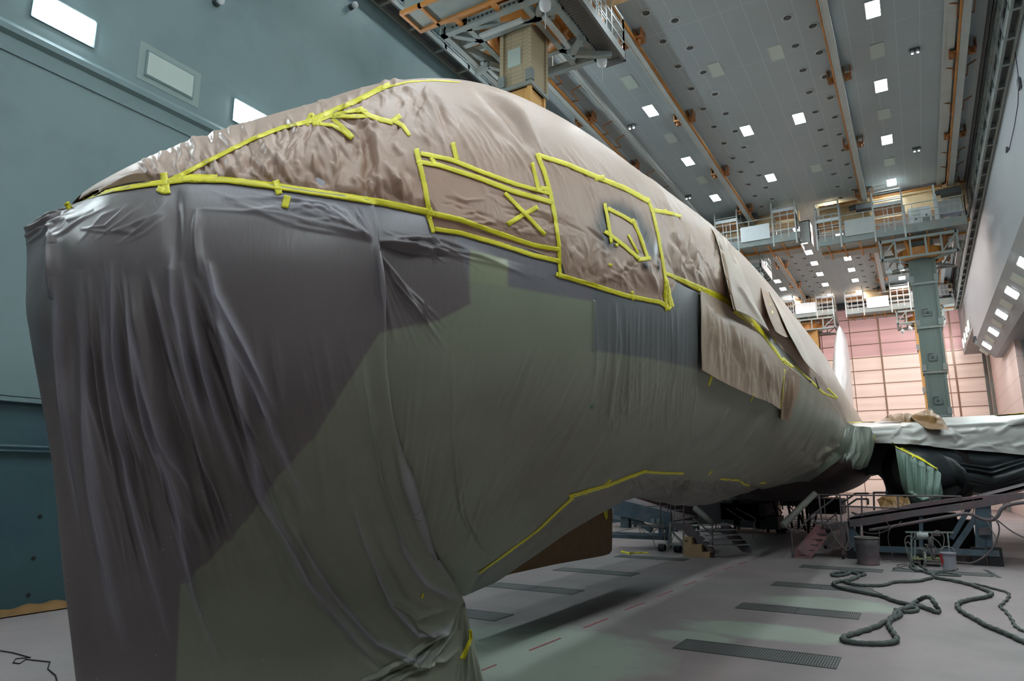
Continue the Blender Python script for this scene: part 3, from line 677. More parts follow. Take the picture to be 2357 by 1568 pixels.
# --- film around the fuselage
yf = np.concatenate([2.115+np.linspace(0, 1, 60)[:-1]**2*.435, np.linspace(2.55, 12, 760), np.linspace(12.02, 29, 420)]); nphi = 620
Pf = np.empty((len(yf), nphi, 3)); 
for i, y in enumerate(yf):
    t0 = float(thb(y))+.06 if y > 2.6 else 1.5
    t0 = min(t0, 1.5)
    phi = np.concatenate([np.linspace(t0, -1.75, nphi-60), np.linspace(-1.76, -PI-t0, 60)]); Pf[i] = hull_section(y, phi)
pix = proj(Pf); FB = []
for k in range(34):    # stretch lines below the tape near the gathered point
    a = R_(0, 1); x1 = 880+a*420; FB.append(([(862, 556+R_(-4, 6)), (960+60*a, 556+R_(-14, 30)), (x1, 520+(x1-880)*.22+R_(0, 60))], R_(2.5, 5), R_(.004, .012)))
for k in range(22):
    a = R_(0, 1); FB.append(([(862, 575), (870+60*a, 650), (880+150*a+20, 760+R_(-20, 60))], R_(2.5, 4.5), R_(.004, .014)))
for k in range(60):    # thin vertical lines under the door patch
    x = R_(1365, 1615); y = 690+(x-1365)*.1; FB.append(([(x, y), (x+R_(-6, 2), y+130), (x-R_(5, 30), y+R_(220, 420))], R_(2, 3.5), R_(.003, .010)))
for k in range(120):   # long streaks falling towards the keel
    x = R_(900, 1560); y = R_(760, 1060); dx = -(x-900)*.28-10
    FB.append(([(x, y), (x+dx*.4, y+110), (x+dx, y+R_(200, 270))], R_(2.5, 6), R_(.002, .007)*rng.choice([1, 1, -1])))
for pl, w, a in [([(1470, 860), (1400, 1000), (1330, 1120), (1300, 1190)], 4, .02), ([(1620, 870), (1530, 1010), (1420, 1120)], 3, .014), ([(1700, 900), (1640, 1010), (1540, 1080)], 3, .02), ([(1760, 950), (1700, 1040), (1620, 1095)], 3, .014),
                 ([(1890, 960), (1850, 1040), (1760, 1105)], 3.5, .03), ([(1915, 985), (1870, 1060), (1790, 1120)], 4, .04), ([(1415, 690), (1425, 800), (1400, 960), (1340, 1090)], 6, .016), ([(1040, 820), (1040, 1000), (1060, 1160), (1085, 1220)], 4, .02),
                 ([(1045, 1080), (1058, 1170), (1085, 1235)], 3, .018), ([(1060, 1040), (1062, 1120), (1080, 1200), (1110, 1260), (1140, 1290)], 5, .035), ([(1100, 1330), (1200, 1260), (1290, 1190), (1330, 1130)], 5, -.02), ([(1110, 1370), (1230, 1270), (1330, 1180)], 4, .012)]:
    FB.append((pl, w, a))
for k in range(34):    # swags in the hanging belly film
    x = R_(1440, 1740); FB.append(([(x, 1095+R_(0, 10)), (x+R_(-20, 30), 1120), (x+R_(-60, 60), 1145)], R_(2.5, 5), R_(.01, .035)*rng.choice([1, -1])))
for k in range(60):    # gathered folds where the film meets the wing root
    a = R_(0, 1); FB.append(([(1935+a*40, 960+a*30), (1905+a*60, 1030+R_(-10, 20)), (1800+a*120+R_(-20, 20), 1100+R_(-10, 30))], R_(2, 4), R_(.01, .05)*rng.choice([1, 1, -1])))
ctr = np.stack([np.full(Pf.shape[:2], AX), Pf[..., 1], np.full(Pf.shape[:2], 4.2)], -1)
Nf = normals(Pf, ctr); Df = fold_disp(pix, FB, (Pf-CAM)@FWD, 1.5)
seamx = dist_poly(pix, [(1366, 694), (1364, 806)]); Df += .012*np.exp(-(seamx/2.5)**2)
Df += .012*np.sin(Pf[..., 1]*5.1+1.5*np.sin(Pf[..., 2]*1.3))*np.exp(-((Pf[..., 2]-2.6)/1.2)**2)
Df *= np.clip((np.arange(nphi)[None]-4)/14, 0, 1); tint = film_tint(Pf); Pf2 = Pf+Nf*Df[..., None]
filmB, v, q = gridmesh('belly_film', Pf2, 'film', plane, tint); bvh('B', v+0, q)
filmB.location = (0, 0, 0)
# --- the curtain of film hanging from the nose to the floor
CC = [  # columns of (px, py): tape line, nose bulge, then down to the floor
 [(72, 522), (62, 600), (66, 740), (98, 920), (128, 1080), (150, 1300), (172, 1480), (205, 1760)],
 [(118, 492), (120, 600), (135, 760), (160, 950), (190, 1150), (215, 1350), (235, 1520), (262, 1740)],
 [(180, 468), (190, 600), (210, 770), (240, 960), (275, 1170), (310, 1380), (335, 1540), (365, 1720)],
 [(262, 446), (270, 600), (300, 770), (340, 960), (400, 1180), (440, 1400), (470, 1540), (500, 1700)],
 [(380, 419), (395, 590), (430, 760), (500, 950), (570, 1180), (640, 1400), (690, 1530), (740, 1668)],
 [(520, 418), (545, 590), (590, 760), (650, 950), (730, 1180), (830, 1400), (890, 1520), (940, 1642)],
 [(640, 434), (670, 600), (720, 790), (770, 990), (850, 1230), (955, 1425), (1005, 1520), (1040, 1618)],
 [(760, 450), (780, 610), (825, 820), (865, 1020), (930, 1245), (1025, 1402), (1058, 1480), (1080, 1592)],
 [(850, 466), (858, 620), (880, 850), (915, 1050), (985, 1262), (1062, 1370), (1082, 1450), (1112, 1578)]]
def locS(px, py, g=.045):
    r = locate(px, py); return surf(np.array([r[0]]), np.array([r[1]]), g)[0] if r is not None else None
def plan_x(px, py):   # the hem runs in plan from (-5.65, 3.1) to (-4.62, 7.1)
    d = ray(px, py); a, b = np.array([-5.65, 3.1]), np.array([-4.62, 7.1]); e = b-a
    t = (a[0]*e[1]-a[1]*e[0])/(d[0]*e[1]-d[1]*e[0]); return CAM+d*t
net = np.zeros((len(CC), 8, 3)); last = len(CC)-1
for i, c in enumerate(CC):
    bot = plan_x(*c[7]); 
    p1 = locS(*c[1]) if i > 1 else at(*c[1], X=[-5.35, -4.95][i])
    p0 = locS(*c[0], .015) if i > 1 else at(*c[0], X=[-5.3, -4.95][i])
    if p1 is None: p1 = at(*c[1], X=-4.6)
    if p0 is None: p0 = at(*c[0], X=p1[0]-.1)
    net[i, 0] = p0; net[i, 1] = p1; net[i, 7] = bot
    s1, s7 = (p1-CAM)@FWD, (bot-CAM)@FWD
    for j, f in ((2, .16), (3, .36), (4, .62), (5, .86), (6, .95)):
        dep = s1+(s7-s1)*f
        if i == last and j in (2, 3, 4):
            h = hit(*c[j], ['B'])
            if h is not None: dep = min(dep, (h[0]-CAM)@FWD-.05) if j < 4 else (h[0]-CAM)@FWD-.06
        net[i, j] = CAM+ray(*c[j])/F*dep
# keep every column in front of the belly film
tuck = net[last].copy(); tuck[:5] += np.array([-.10, .16, 0]); tuck[5] += (-.25, .12, -.02); tuck[6] += (-.5, .25, 0); tuck[7] += (-.7, .35, 0)
far = np.array([(-6.1, 3.1, 4.0), (-6.4, 3.5, 3.6), (-6.5, 4.0, 3.1), (-6.45, 4.4, 2.5), (-6.3, 4.9, 1.8), (-6.2, 5.2, 1.1), (-6.2, 5.4, .6), (-6.2, 5.6, .0)])
mid = net[0]*.62+far*.38+np.array([-.10, .02, 0])
net = np.concatenate([far[None], mid[None], net, tuck[None]]); net[..., 7, 2] = np.maximum(net[..., 7, 2], .0)
top = net[:, :1].copy(); ii = np.linspace(0, 1, len(top)); top[:, 0, 1] += .30-.22*ii; top[:, 0, 2] += .10-.05*ii
top[:, 0, 0] += (AX-top[:, 0, 0])*.18
net = np.concatenate([top, net], 1)
Pc = crspline(crspline(net, 150, 0), 110, 1)
dep = (Pc-CAM)@FWD; pc = proj(Pc); lim = np.full(dep.shape, 99.)
for i in range(14, 150):
    for j in range(8, 110):
        h = hit(pc[i, j, 0], pc[i, j, 1], ['B', 'body'])
        if h is not None: lim[i, j] = (h[0]-CAM)@FWD-.05
lim[146:] = 99.
short = np.maximum(dep-lim, 0); short[dep-lim > 3] = 0
for it in range(10):
    g = np.pad(short, 1, 'edge'); sm = (g[:-2, 1:-1]+g[2:, 1:-1]+g[1:-1, :-2]+g[1:-1, 2:]+g[1:-1, 1:-1]*2)/6; short = np.maximum(short, sm)*1.0 if it < 4 else np.maximum(sm, np.where(dep-lim > 3, 0, np.maximum(dep-lim, 0)))
for it in range(3):
    g = np.pad(short, 1, 'edge'); short = np.maximum((g[:-2, 1:-1]+g[2:, 1:-1]+g[1:-1, :-2]+g[1:-1, 2:]+g[1:-1, 1:-1]*2)/6, short*.97)
Pc = CAM+(Pc-CAM)*((dep-short)/dep)[..., None]
Pc = crspline(crspline(Pc, 760, 0), 560, 1)
pix = proj(Pc); FC = []
for pl, w, a in [
 ([(872, 560), (888, 700), (908, 900), (936, 1100), (985, 1258), (1055, 1362)], 7, .05), ([(455, 560), (520, 760), (562, 950), (602, 1130), (700, 1330), (820, 1480), (900, 1560)], 8, .07),
 ([(415, 600), (450, 760), (500, 960), (560, 1130)], 7, .05), ([(390, 560), (400, 700), (440, 860), (500, 1060)], 6, .04), ([(285, 640), (320, 800), (350, 960), (400, 1150), (440, 1360), (520, 1568)], 8, .07),
 ([(300, 700), (345, 860), (400, 1020), (440, 1140)], 6, .05), ([(236, 620), (252, 800), (280, 960), (300, 1120), (350, 1330), (400, 1500)], 6, .045), ([(185, 620), (200, 800), (208, 960), (220, 1130), (250, 1340), (290, 1500)], 10, .05),
 ([(255, 600), (275, 800), (310, 980), (330, 1080)], 5, .035), ([(130, 640), (140, 800), (160, 1000), (190, 1240)], 7, .04), ([(340, 620), (380, 760), (420, 900), (470, 1060), (480, 1120)], 5, .04),
 ([(470, 690), (550, 820), (610, 940), (660, 1060), (720, 1180)], 6, .03), ([(480, 600), (500, 680), (560, 790), (600, 870), (640, 960)], 7, .03), ([(640, 1150), (700, 1260), (760, 1360), (860, 1480), (960, 1520), (1030, 1490)], 6, .05),
 ([(790, 1100), (840, 1250), (900, 1390), (960, 1460), (1020, 1450), (1060, 1410)], 5, .04), ([(900, 1180), (930, 1270), (975, 1340), (1030, 1370), (1065, 1372)], 6, .04), ([(830, 830), (850, 960), (880, 1110), (930, 1250), (990, 1340)], 5, .035),
 ([(860, 1300), (900, 1380), (960, 1420), (1040, 1400)], 4, .03), ([(940, 1400), (960, 1440), (1000, 1460), (1050, 1440)], 4, .03), ([(880, 1490), (960, 1535), (1020, 1520), (1060, 1490)], 5, .035),
 ([(720, 1360), (800, 1480), (880, 1540), (960, 1560), (1040, 1530)], 6, -.03), ([(820, 1120), (870, 1270), (930, 1380), (1000, 1420)], 6, -.03), ([(405, 430), (400, 520), (395, 620)], 9, -.04), ([(452, 480), (452, 560), (458, 640)], 5, .03), ([(118, 500), (126, 620), (120, 690)], 8, .04)]:
    FC.append((pl, w, a))
for k in range(46):    # taut lines running from the tape to the gathered point
    x = R_(420, 845); y = 424+(x-420)*.09; FC.append(([(x, y+R_(0, 70)), (x+(852-x)*.5, y+R_(20, 90)), (856, 552+R_(-8, 5))], R_(3, 6), R_(.002, .007)))
for k in range(26):
    x = R_(120, 400); FC.append(([(x, 440+R_(20, 50)), (x-60, 500+R_(-10, 40)), (x-120, 545+R_(-20, 30))], R_(2.5, 5), R_(.004, .012)))
for k in range(46):    # soft hanging pleats
    i = R_(0, 1); x = 150+i*330; pl = [(x, 590+R_(0, 100)), (x+25+50*i, 850+R_(-60, 60)), (x+60+110*i, 1100+R_(-60, 60)), (x+100+190*i, 1350+R_(-60, 60))]
    FC.append((pl, R_(4, 12), R_(.012, .04)*rng.choice([1, 1, -1])))
for k in range(20):
    x = R_(560, 850); FC.append(([(x, R_(700, 850)), (x+35, R_(930, 1000)), (x+70, R_(1080, 1250))], R_(4, 10), R_(.006, .016)))
for k in range(36):    # gathers at the pinch and below it
    a = R_(0, 1); FC.append(([(1066+a*8, 1385), (1050-a*40+10, 1450), (1000-a*120+R_(-20, 20), 1530+a*20), (900-a*150, 1600)], R_(2.5, 5), R_(.01, .04)*rng.choice([1, -1])))
for k in range(14):
    a = R_(0, 1); FC.append(([(1066+a*10, 1400), (1060+a*25, 1480), (1040+a*65, 1590)], R_(2.5, 5), R_(.01, .035)*rng.choice([1, -1])))
FC = [(pl, w*1.8, a) if k < 25 else (pl, w, a) for k, (pl, w, a) in enumerate(FC)]+[(pl, 3.2, .02) for pl, w, a in FC[:25] if a > 0]; Nc = normals(Pc); D = fold_disp(pix, FC, (Pc-CAM)@FWD, 1.8)
Pc2 = Pc+Nc*D[..., None]; Pc2[..., 2] = np.maximum(Pc2[..., 2], .005)
hz = np.clip(fold_disp(pix, [(pl, w*.7, 1.) for pl, w, a in FC[:16] if a > 0])*.8, 0, .7)[..., None]   # milkier doubled film, with fold highlights painted into the tint
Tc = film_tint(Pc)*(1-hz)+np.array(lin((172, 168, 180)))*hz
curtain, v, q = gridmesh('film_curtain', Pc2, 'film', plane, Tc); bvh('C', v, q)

# --- tan paper over the upper half
TAN, TAND, TANL = lin((196, 168, 150)), lin((184, 152, 130)), lin((204, 182, 164))
yp = np.concatenate([2.352+np.linspace(0, 1, 200)**1.6*1.2, np.linspace(3.56, 13, 760), np.linspace(13.03, 59, 260)])
npp = 560; Pp = np.empty((len(yp), npp, 3)); wob = lambda y: .012*np.sin(y*3.1)
for i, y in enumerate(yp):
    a = float(thb(y))+wob(y)*.5; th = np.concatenate([np.linspace(a, 1.9, npp-90), np.linspace(1.91, PI-a, 90)]) if a < 1.4 else np.linspace(a, PI-a, npp)
    e_ = np.minimum(np.arange(npp), 400)/22.; e_ = np.clip(np.minimum(e_, i/30.), 0, 1); e_ = e_*e_*(3-2*e_)
    sa, sb = surf(np.full(npp, y), th, .014), surf(np.full(npp, y), th, .06); Pp[i] = sa+(sb-sa)*e_[:, None]
pix = proj(Pp); FP = []
for pl, w, a in [([(1085, 200), (1140, 236), (1180, 275), (1205, 318), (1225, 350)], 8, -.10), ([(1100, 196), (1160, 230), (1200, 268), (1222, 310), (1245, 350)], 7, .07), ([(1055, 225), (1110, 262), (1150, 305), (1175, 340)], 6, -.04), ([(1048, 235), (1100, 272), (1140, 315)], 5, .03),
 ([(985, 205), (1008, 240), (1022, 275), (1035, 320)], 6, -.05), ([(975, 215), (998, 250), (1012, 300)], 5, .035), ([(820, 285), (845, 320), (852, 370), (835, 430)], 8, -.08), ([(838, 280), (866, 330), (872, 380), (868, 440)], 7, .05), ([(560, 350), (590, 385), (612, 415)], 6, -.05), ([(700, 380), (740, 410), (745, 435)], 6, -.05), ([(880, 420), (905, 450), (935, 470)], 7, -.06), ([(770, 330), (780, 370), (776, 430)], 6, .05), ([(600, 330), (640, 370), (670, 420)], 6, .05), ([(730, 345), (720, 390), (705, 430)], 6, .05), ([(905, 385), (915, 425), (940, 460)], 6, .05),
 ([(850, 182), (875, 176), (900, 180), (930, 190)], 7, .10), ([(878, 175), (888, 195), (880, 215)], 6, .09), ([(900, 178), (915, 200), (900, 215)], 5, .07),
 ([(1480, 385), (1520, 440), (1545, 500), (1565, 560)], 5, .04), ([(1415, 345), (1470, 385), (1510, 430)], 5, -.04), ([(1540, 540), (1565, 570), (1575, 610), (1590, 650)], 6, -.06), ([(1530, 545), (1552, 585), (1560, 640)], 5, .05), ([(1620, 560), (1650, 620), (1665, 680)], 5, .03),
 ([(1296, 640), (1340, 655), (1400, 640), (1450, 610)], 6, .03), ([(1455, 600), (1456, 640), (1452, 670)], 4, -.04), ([(1330, 560), (1300, 600), (1310, 640)], 5, .03), ([(1470, 590), (1500, 640), (1520, 680)], 5, .04)]:
    FP.append((pl, w, a))
for k in range(190):   # crumpled area over the nose top
    x, y = R_(330, 985), 0
    lo = 190+max(0, (700-x))*.33; y = R_(lo+20, 440+max(0, x-640)*.12); an = R_(.6, 2.2); L = R_(25, 70); bx, by = math.cos(an)*L, math.sin(an)*L
    FP.append(([(x-bx/2, y-by/2), (x+R_(-10, 10), y), (x+bx/2, y+by/2)], R_(3, 7), R_(.012, .035)*rng.choice([1, -1])))
for k in range(40):    # gathers along the tape
    x = R_(420, 980); y = 415+max(0, x-520)*.16; FP.append(([(x, y), (x+R_(-14, 14), y-30), (x+R_(-30, 30), y-R_(50, 110))], R_(3, 6), R_(.015, .04)*rng.choice([1, -1])))
for k in range(60):    # lines radiating from the windscreen joint
    a = R_(-.5, 2.6); L = R_(60, 170); FP.append(([(725+14*math.cos(a), 272+10*math.sin(a)), (725+L*.5*math.cos(a)+R_(-8, 8), 272+L*.45*math.sin(a)), (725+L*math.cos(a), 272+L*.9*math.sin(a))], R_(2.5, 5), R_(.008, .022)*rng.choice([1, -1])))
for k in range(170):   # long fine draw lines over the crown
    x = R_(930, 1520); t = (x-930)/590; y = 200+t*190+R_(10, 60); L = R_(70, 200)
    FP.append(([(x, y), (x+L*.35, y+L*.5), (x+L*.5, y+L)], R_(2, 4), R_(.003, .010)))
for k in range(70):
    x = R_(1290, 1530); y = R_(520, 660); an = R_(.3, 2.2); L = R_(20, 70); FP.append(([(x, y), (x+L*math.cos(an)*.5+R_(-5, 5), y+L*.5*math.sin(an)), (x+L*math.cos(an), y+L*math.sin(an))], R_(2.5, 4.5), R_(.006, .02)*rng.choice([1, -1])))
for k in range(70):    # inside the long patch
    x = R_(1000, 1280); y = R_(440, 570); FP.append(([(x, y), (x+R_(10, 40), y+R_(-10, 18)), (x+R_(40, 90), y+R_(-5, 40))], R_(2.5, 4.5), R_(.004, .014)*rng.choice([1, -1])))
for k in range(120):   # pleats falling from the crown towards the tape on the right
    x = R_(1540, 1680); y = R_(470, 590); FP.append(([(x, y), (x+R_(5, 25), y+50), (x+R_(10, 50), y+R_(80, 150))], R_(2, 3.6), R_(.008, .028)*rng.choice([1, -1])))
ctr = np.stack([np.full(Pp.shape[:2], AX), Pp[..., 1], np.full(Pp.shape[:2], 4.2)], -1)
Np = normals(Pp, ctr); vd = CAM-Pp; vd /= np.linalg.norm(vd, axis=-1, keepdims=True); FP = [(pl, w*1.35, a) if k < 28 else (pl, w, a) for k, (pl, w, a) in enumerate(FP)]; D = fold_disp(pix, FP, (Pp-CAM)@FWD, 2.0)*.85*np.clip(((vd*Np).sum(-1)+.12)/.35, 0.05, 1)
D = np.maximum(D, -.045); ee = np.clip(np.minimum(np.arange(npp)[None]/22., np.arange(len(yp))[:, None]/30.), 0, 1); D = np.where(D < 0, D*ee, D*(.35+.65*ee)); D += .02*np.sin(pix[..., 0]*.021+pix[..., 1]*.035)*ee*np.clip((1000-pix[..., 0])/300, 0, 1)
T = np.empty(Pp.shape); T[:] = TAN
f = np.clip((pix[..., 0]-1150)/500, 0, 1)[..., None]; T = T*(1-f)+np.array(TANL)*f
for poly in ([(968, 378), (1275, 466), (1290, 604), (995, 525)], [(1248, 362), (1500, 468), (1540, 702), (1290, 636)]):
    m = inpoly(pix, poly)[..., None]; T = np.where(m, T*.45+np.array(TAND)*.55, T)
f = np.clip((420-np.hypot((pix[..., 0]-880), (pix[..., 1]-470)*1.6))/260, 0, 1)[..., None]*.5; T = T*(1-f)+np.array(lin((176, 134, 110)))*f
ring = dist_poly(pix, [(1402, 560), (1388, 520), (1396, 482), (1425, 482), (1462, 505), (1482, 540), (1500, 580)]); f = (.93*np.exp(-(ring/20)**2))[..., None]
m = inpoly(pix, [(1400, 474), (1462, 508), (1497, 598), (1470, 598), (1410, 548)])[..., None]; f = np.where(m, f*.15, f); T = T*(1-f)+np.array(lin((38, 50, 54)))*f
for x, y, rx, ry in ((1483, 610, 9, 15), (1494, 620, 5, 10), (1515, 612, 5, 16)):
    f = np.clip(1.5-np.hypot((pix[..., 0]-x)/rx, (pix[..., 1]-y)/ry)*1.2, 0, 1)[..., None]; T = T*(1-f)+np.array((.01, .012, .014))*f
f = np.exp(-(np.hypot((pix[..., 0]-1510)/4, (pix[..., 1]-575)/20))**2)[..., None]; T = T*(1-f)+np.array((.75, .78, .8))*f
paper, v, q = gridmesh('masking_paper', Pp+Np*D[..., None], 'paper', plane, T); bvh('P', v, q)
KEYS = ['B', 'C', 'P']

# --- yellow masking tape
def tape(pl, w, keys=None, lift=.012, jag=0, parent=None, m='yellow'):
    keys = keys or KEYS; pl = np.asarray(pl, float); seg = np.hypot(*(np.diff(pl, axis=0).T)); L = seg.sum(); n = max(3, int(L/4)+1)
    s = np.linspace(0, L, n); cs = np.concatenate([[0], np.cumsum(seg)]); c = np.stack([np.interp(s, cs, pl[:, k]) for k in (0, 1)], -1)
    d = np.gradient(c, axis=0); d /= np.linalg.norm(d, axis=1, keepdims=True)+1e-9; nn = np.stack([-d[:, 1], d[:, 0]], -1)
    ws = w if hasattr(w, '__len__') else (w, w); ww = np.interp(s, [0, L], ws)
    P = []; prev = None
    for i in range(n):
        row_ = []
        for f in (-.5, -.17, .17, .5):
            j = (R_(-jag, jag) if abs(f) == .5 else 0); x, y = c[i]+nn[i]*(ww[i]*f+j); h = hit(x, y, keys)
            if h is None and prev is not None: row_.append(CAM+ray(x, y)/F*prev); continue
            if h is None: row_.append(None); continue
            dep = (h[0]-CAM)@FWD; prev = dep-lift; row_.append(CAM+ray(x, y)/F*(dep-lift))
        P.append(row_)
    good = [r for r in P if all(x is not None for x in r)]
    if len(good) < 2: return None
    P = np.array(good); # smooth depth along the strip
    dep = (P-CAM)@FWD; k = np.ones(5)/5
    if len(dep) > 6:
        sm = np.stack([np.convolve(np.pad(dep[:, j], 2, 'edge'), k, 'valid') for j in range(4)], -1); sm = np.minimum(sm, dep+.004)
        P = CAM+(P-CAM)*(sm/dep)[..., None]
    o, _, _ = gridmesh('masking_tape', P, m, parent or plane, smooth=False); md = o.modifiers.new('thick', 'SOLIDIFY'); md.thickness = .0015; md.offset = 0
    return o
TAPES = [
 ([(190, 458), (262, 437), (340, 424), (385, 419)], (5, 10)), ([(385, 419), (440, 409), (500, 411)], (10, 14)), ([(420, 412), (520, 414), (640, 429), (760, 447), (880, 466), (985, 488)], (11, 12)),
 ([(376, 398), (384, 446)], 14), ([(362, 432), (376, 440)], 12), ([(634, 415), (643, 447)], 13), ([(662, 450), (655, 478)], 13), ([(147, 478), (162, 470)], 13),
 ([(385, 418), (430, 396), (500, 360), (580, 320), (650, 293), (718, 278)], (8, 7)), ([(718, 276), (760, 258), (820, 232), (870, 206), (898, 194)], (10, 9)), ([(880, 203), (940, 188), (1000, 185), (1060, 189)], (4, 2)),
 ([(705, 288), (716, 262), (728, 282)], 9), ([(718, 280), (770, 264), (835, 248)], (8, 5)), ([(725, 284), (765, 288), (790, 302), (808, 318)], (5, 8)), ([(765, 272), (785, 290), (812, 318)], (7, 10)),
 ([(760, 268), (810, 268), (850, 266), (880, 276), (905, 282)], (6, 9)), ([(820, 256), (832, 252), (848, 264), (862, 272)], (9, 8)), ([(896, 282), (922, 266)], 9), ([(905, 276), (928, 290), (943, 312)], (9, 6)), ([(718, 284), (738, 276)], 12), ([(740, 270), (795, 258), (845, 254)], (5, 4)),
 ([(958, 342), (966, 376)], 10), ([(966, 376), (978, 430), (988, 488)], 9), ([(958, 371), (1010, 380), (1100, 409), (1180, 440), (1272, 466)], (8, 9)), ([(968, 353), (1040, 368), (1110, 396), (1190, 425), (1265, 445)], (8, 7)), ([(993, 362), (1000, 376)], 9), ([(1042, 328), (1052, 370)], 9),
 ([(1225, 374), (1240, 436)], 7), ([(1244, 433), (1266, 436)], 8), ([(1162, 444), (1205, 488), (1255, 541)], 7), ([(1168, 517), (1205, 494), (1238, 476)], 9),
 ([(980, 488), (1060, 506), (1150, 538), (1230, 565), (1288, 575)], (10, 8)), ([(985, 480), (992, 500)], 15), ([(988, 500), (998, 536)], (8, 7)), ([(1000, 527), (1060, 536), (1150, 562), (1230, 588), (1290, 602)], (8, 8)),
 ([(1236, 353), (1252, 392), (1266, 440), (1278, 500), (1286, 560), (1290, 640)], (8, 6)), ([(1238, 357), (1300, 376), (1380, 410), (1440, 434), (1495, 464)], (8, 9)), ([(1370, 412), (1392, 408)], 9), ([(1238, 370), (1246, 364)], 6),
 ([(1490, 455), (1504, 490), (1515, 540), (1524, 590), (1532, 640), (1534, 716)], (6, 5)), ([(1280, 631), (1360, 655), (1440, 680), (1520, 696), (1544, 712)], (8, 8)), ([(1455, 670), (1458, 692)], 5), ([(1505, 484), (1540, 490), (1568, 498)], (8, 5)), ([(1524, 490), (1535, 484)], 7),
 ([(1392, 468), (1400, 510), (1408, 560)], 6), ([(1398, 480), (1430, 495), (1458, 512)], 7), ([(1456, 504), (1475, 548), (1492, 596)], 6), ([(1392, 532), (1430, 560), (1472, 596)], 7), ([(1468, 598), (1498, 594)], 8), ([(1446, 540), (1458, 562), (1470, 584)], 4), ([(1420, 560), (1421, 568)], 5), ([(1401, 608), (1410, 612)], 5),
 ([(1530, 628), (1580, 650), (1640, 678), (1688, 702)], (6, 16)), ([(1534, 644), (1540, 680), (1546, 708)], (6, 10)), ([(1533, 640), (1530, 680), (1536, 714)], (5, 5)), ([(1610, 665), (1622, 671)], 9),
 ([(1690, 705), (1730, 738), (1760, 772), (1800, 830), (1830, 858)], (11, 4)), ([(1800, 826), (1826, 846)], (8, 5)), ([(1830, 842), (1862, 872), (1895, 905), (1928, 918)], (4, 3)), ([(1905, 894), (1928, 916)], 3),
 ([(1646, 843), (1632, 888)], 4), ([(1746, 885), (1728, 925)], 2),
 ([(1103, 1320), (1180, 1265), (1240, 1220), (1290, 1172), (1320, 1146)], (3.5, 5)), ([(1310, 1144), (1350, 1132), (1400, 1118), (1440, 1102), (1490, 1084)], (7, 6)), ([(1478, 1086), (1520, 1089), (1574, 1090)], (5, 4)), ([(1388, 1120), (1408, 1104)], 4), ([(1345, 1138), (1360, 1126)], 5),
 ([(1655, 1103), (1700, 1106), (1715, 1116), (1726, 1119)], (4, 4)), ([(1748, 1112), (1764, 1112)], 4), ([(1985, 1010), (1978, 1028), (1966, 1044)], 2.5), ([(1630, 1094), (1640, 1084)], 3), ([(1082, 1445), (1084, 1470), (1064, 1518)], (4, 9)), ([(975, 1366), (971, 1378)], 4)]
for pl, w in TAPES: tape(pl, (w[0]*1.3, w[1]*1.3) if isinstance(w, tuple) else w*1.25, jag=.5, lift=.016)
for (a, b) in [((1838, 852), (1868, 880)), ((1876, 868), (1885, 895))]: tape([a, b], (2, 5), m='dark')

# --- loose paper sheets hanging on the right half of the fuselage
def sheet(name, ctrl, m, tintc, folds=(), nu=160, nv=160, parent=None, thick=.006, keys=None, tgrad=None):
    """ctrl: rows of (px, py, off): off metres in front of the covers"""
    net = np.zeros((len(ctrl), len(ctrl[0]), 3))
    for i, r in enumerate(ctrl):
        prev = None
        for j, c in enumerate(r):
            if len(c) == 4: net[i, j] = at(c[0], c[1], **{c[2]: c[3]}); continue
            h = hit(c[0], c[1], keys or KEYS)
            if h is None: raise RuntimeError('sheet miss %s' % (c,))
            d = (h[0]-CAM)@FWD-c[2]; net[i, j] = CAM+ray(c[0], c[1])/F*d
    P = crspline(crspline(net, nu, 0), nv, 1); pix = proj(P); N = normals(P); P = P+N*fold_disp(pix, folds)[..., None]
    T = np.empty(P.shape); T[:] = tintc
    o, v, q = gridmesh(name, P, m, parent if parent is not None else plane, T if m in ('paper', 'film') else None)
    md = o.modifiers.new('thick', 'SOLIDIFY'); md.thickness = thick; md.offset = 0
    bvh(name+str(len(BV)), v, q); return o, name+str(len(BV)-1)
TP = lin((190, 168, 146)); F1 = []
for k in range(90):
    x = R_(1618, 1800); y = 690+(x-1618)*.9; F1.append(([(x, y), (x+R_(-8, 8), y+50), (x+R_(-14, 14), y+R_(90, 160))], R_(2, 4), R_(.006, .02)*rng.choice([1, -1])))
_, ks1 = sheet('paper_sheet', [[(1612, 668, .08), (1690, 712, .09), (1745, 765, .09), (1800, 834, .10), (1832, 866, .10)],
                      [(1614, 720, .16), (1680, 760, .17), (1735, 810, .17), (1784, 862, .17), (1812, 892, .16)],
                      [(1614, 790, .16), (1670, 820, .16), (1725, 862, .18), (1772, 900, .18), (1804, 920, .18)],
                      [(1616, 852, .2), (1668, 882, .22), (1733, 912, .26), (1772, 928, .26), (1800, 945, .26)]], 'paper', TP, F1)
F2 = [([(1825, 865), (1820, 920), (1810, 965)], 3, .04), ([(1812, 870), (1808, 930), (1803, 966)], 3, -.03)]
_, ks2 = sheet('paper_sheet', [[(1806, 838, .10), (1824, 850, .10), (1842, 864, .10)], [(1802, 885, .2), (1822, 895, .24), (1838, 900, .2)], [(1799, 930, .26), (1815, 935, .32), (1827, 935, .28)], [(1797, 966, .3), (1806, 968, .36), (1817, 968, .32)]], 'paper', lin((156, 126, 100)), F2, 80, 80)
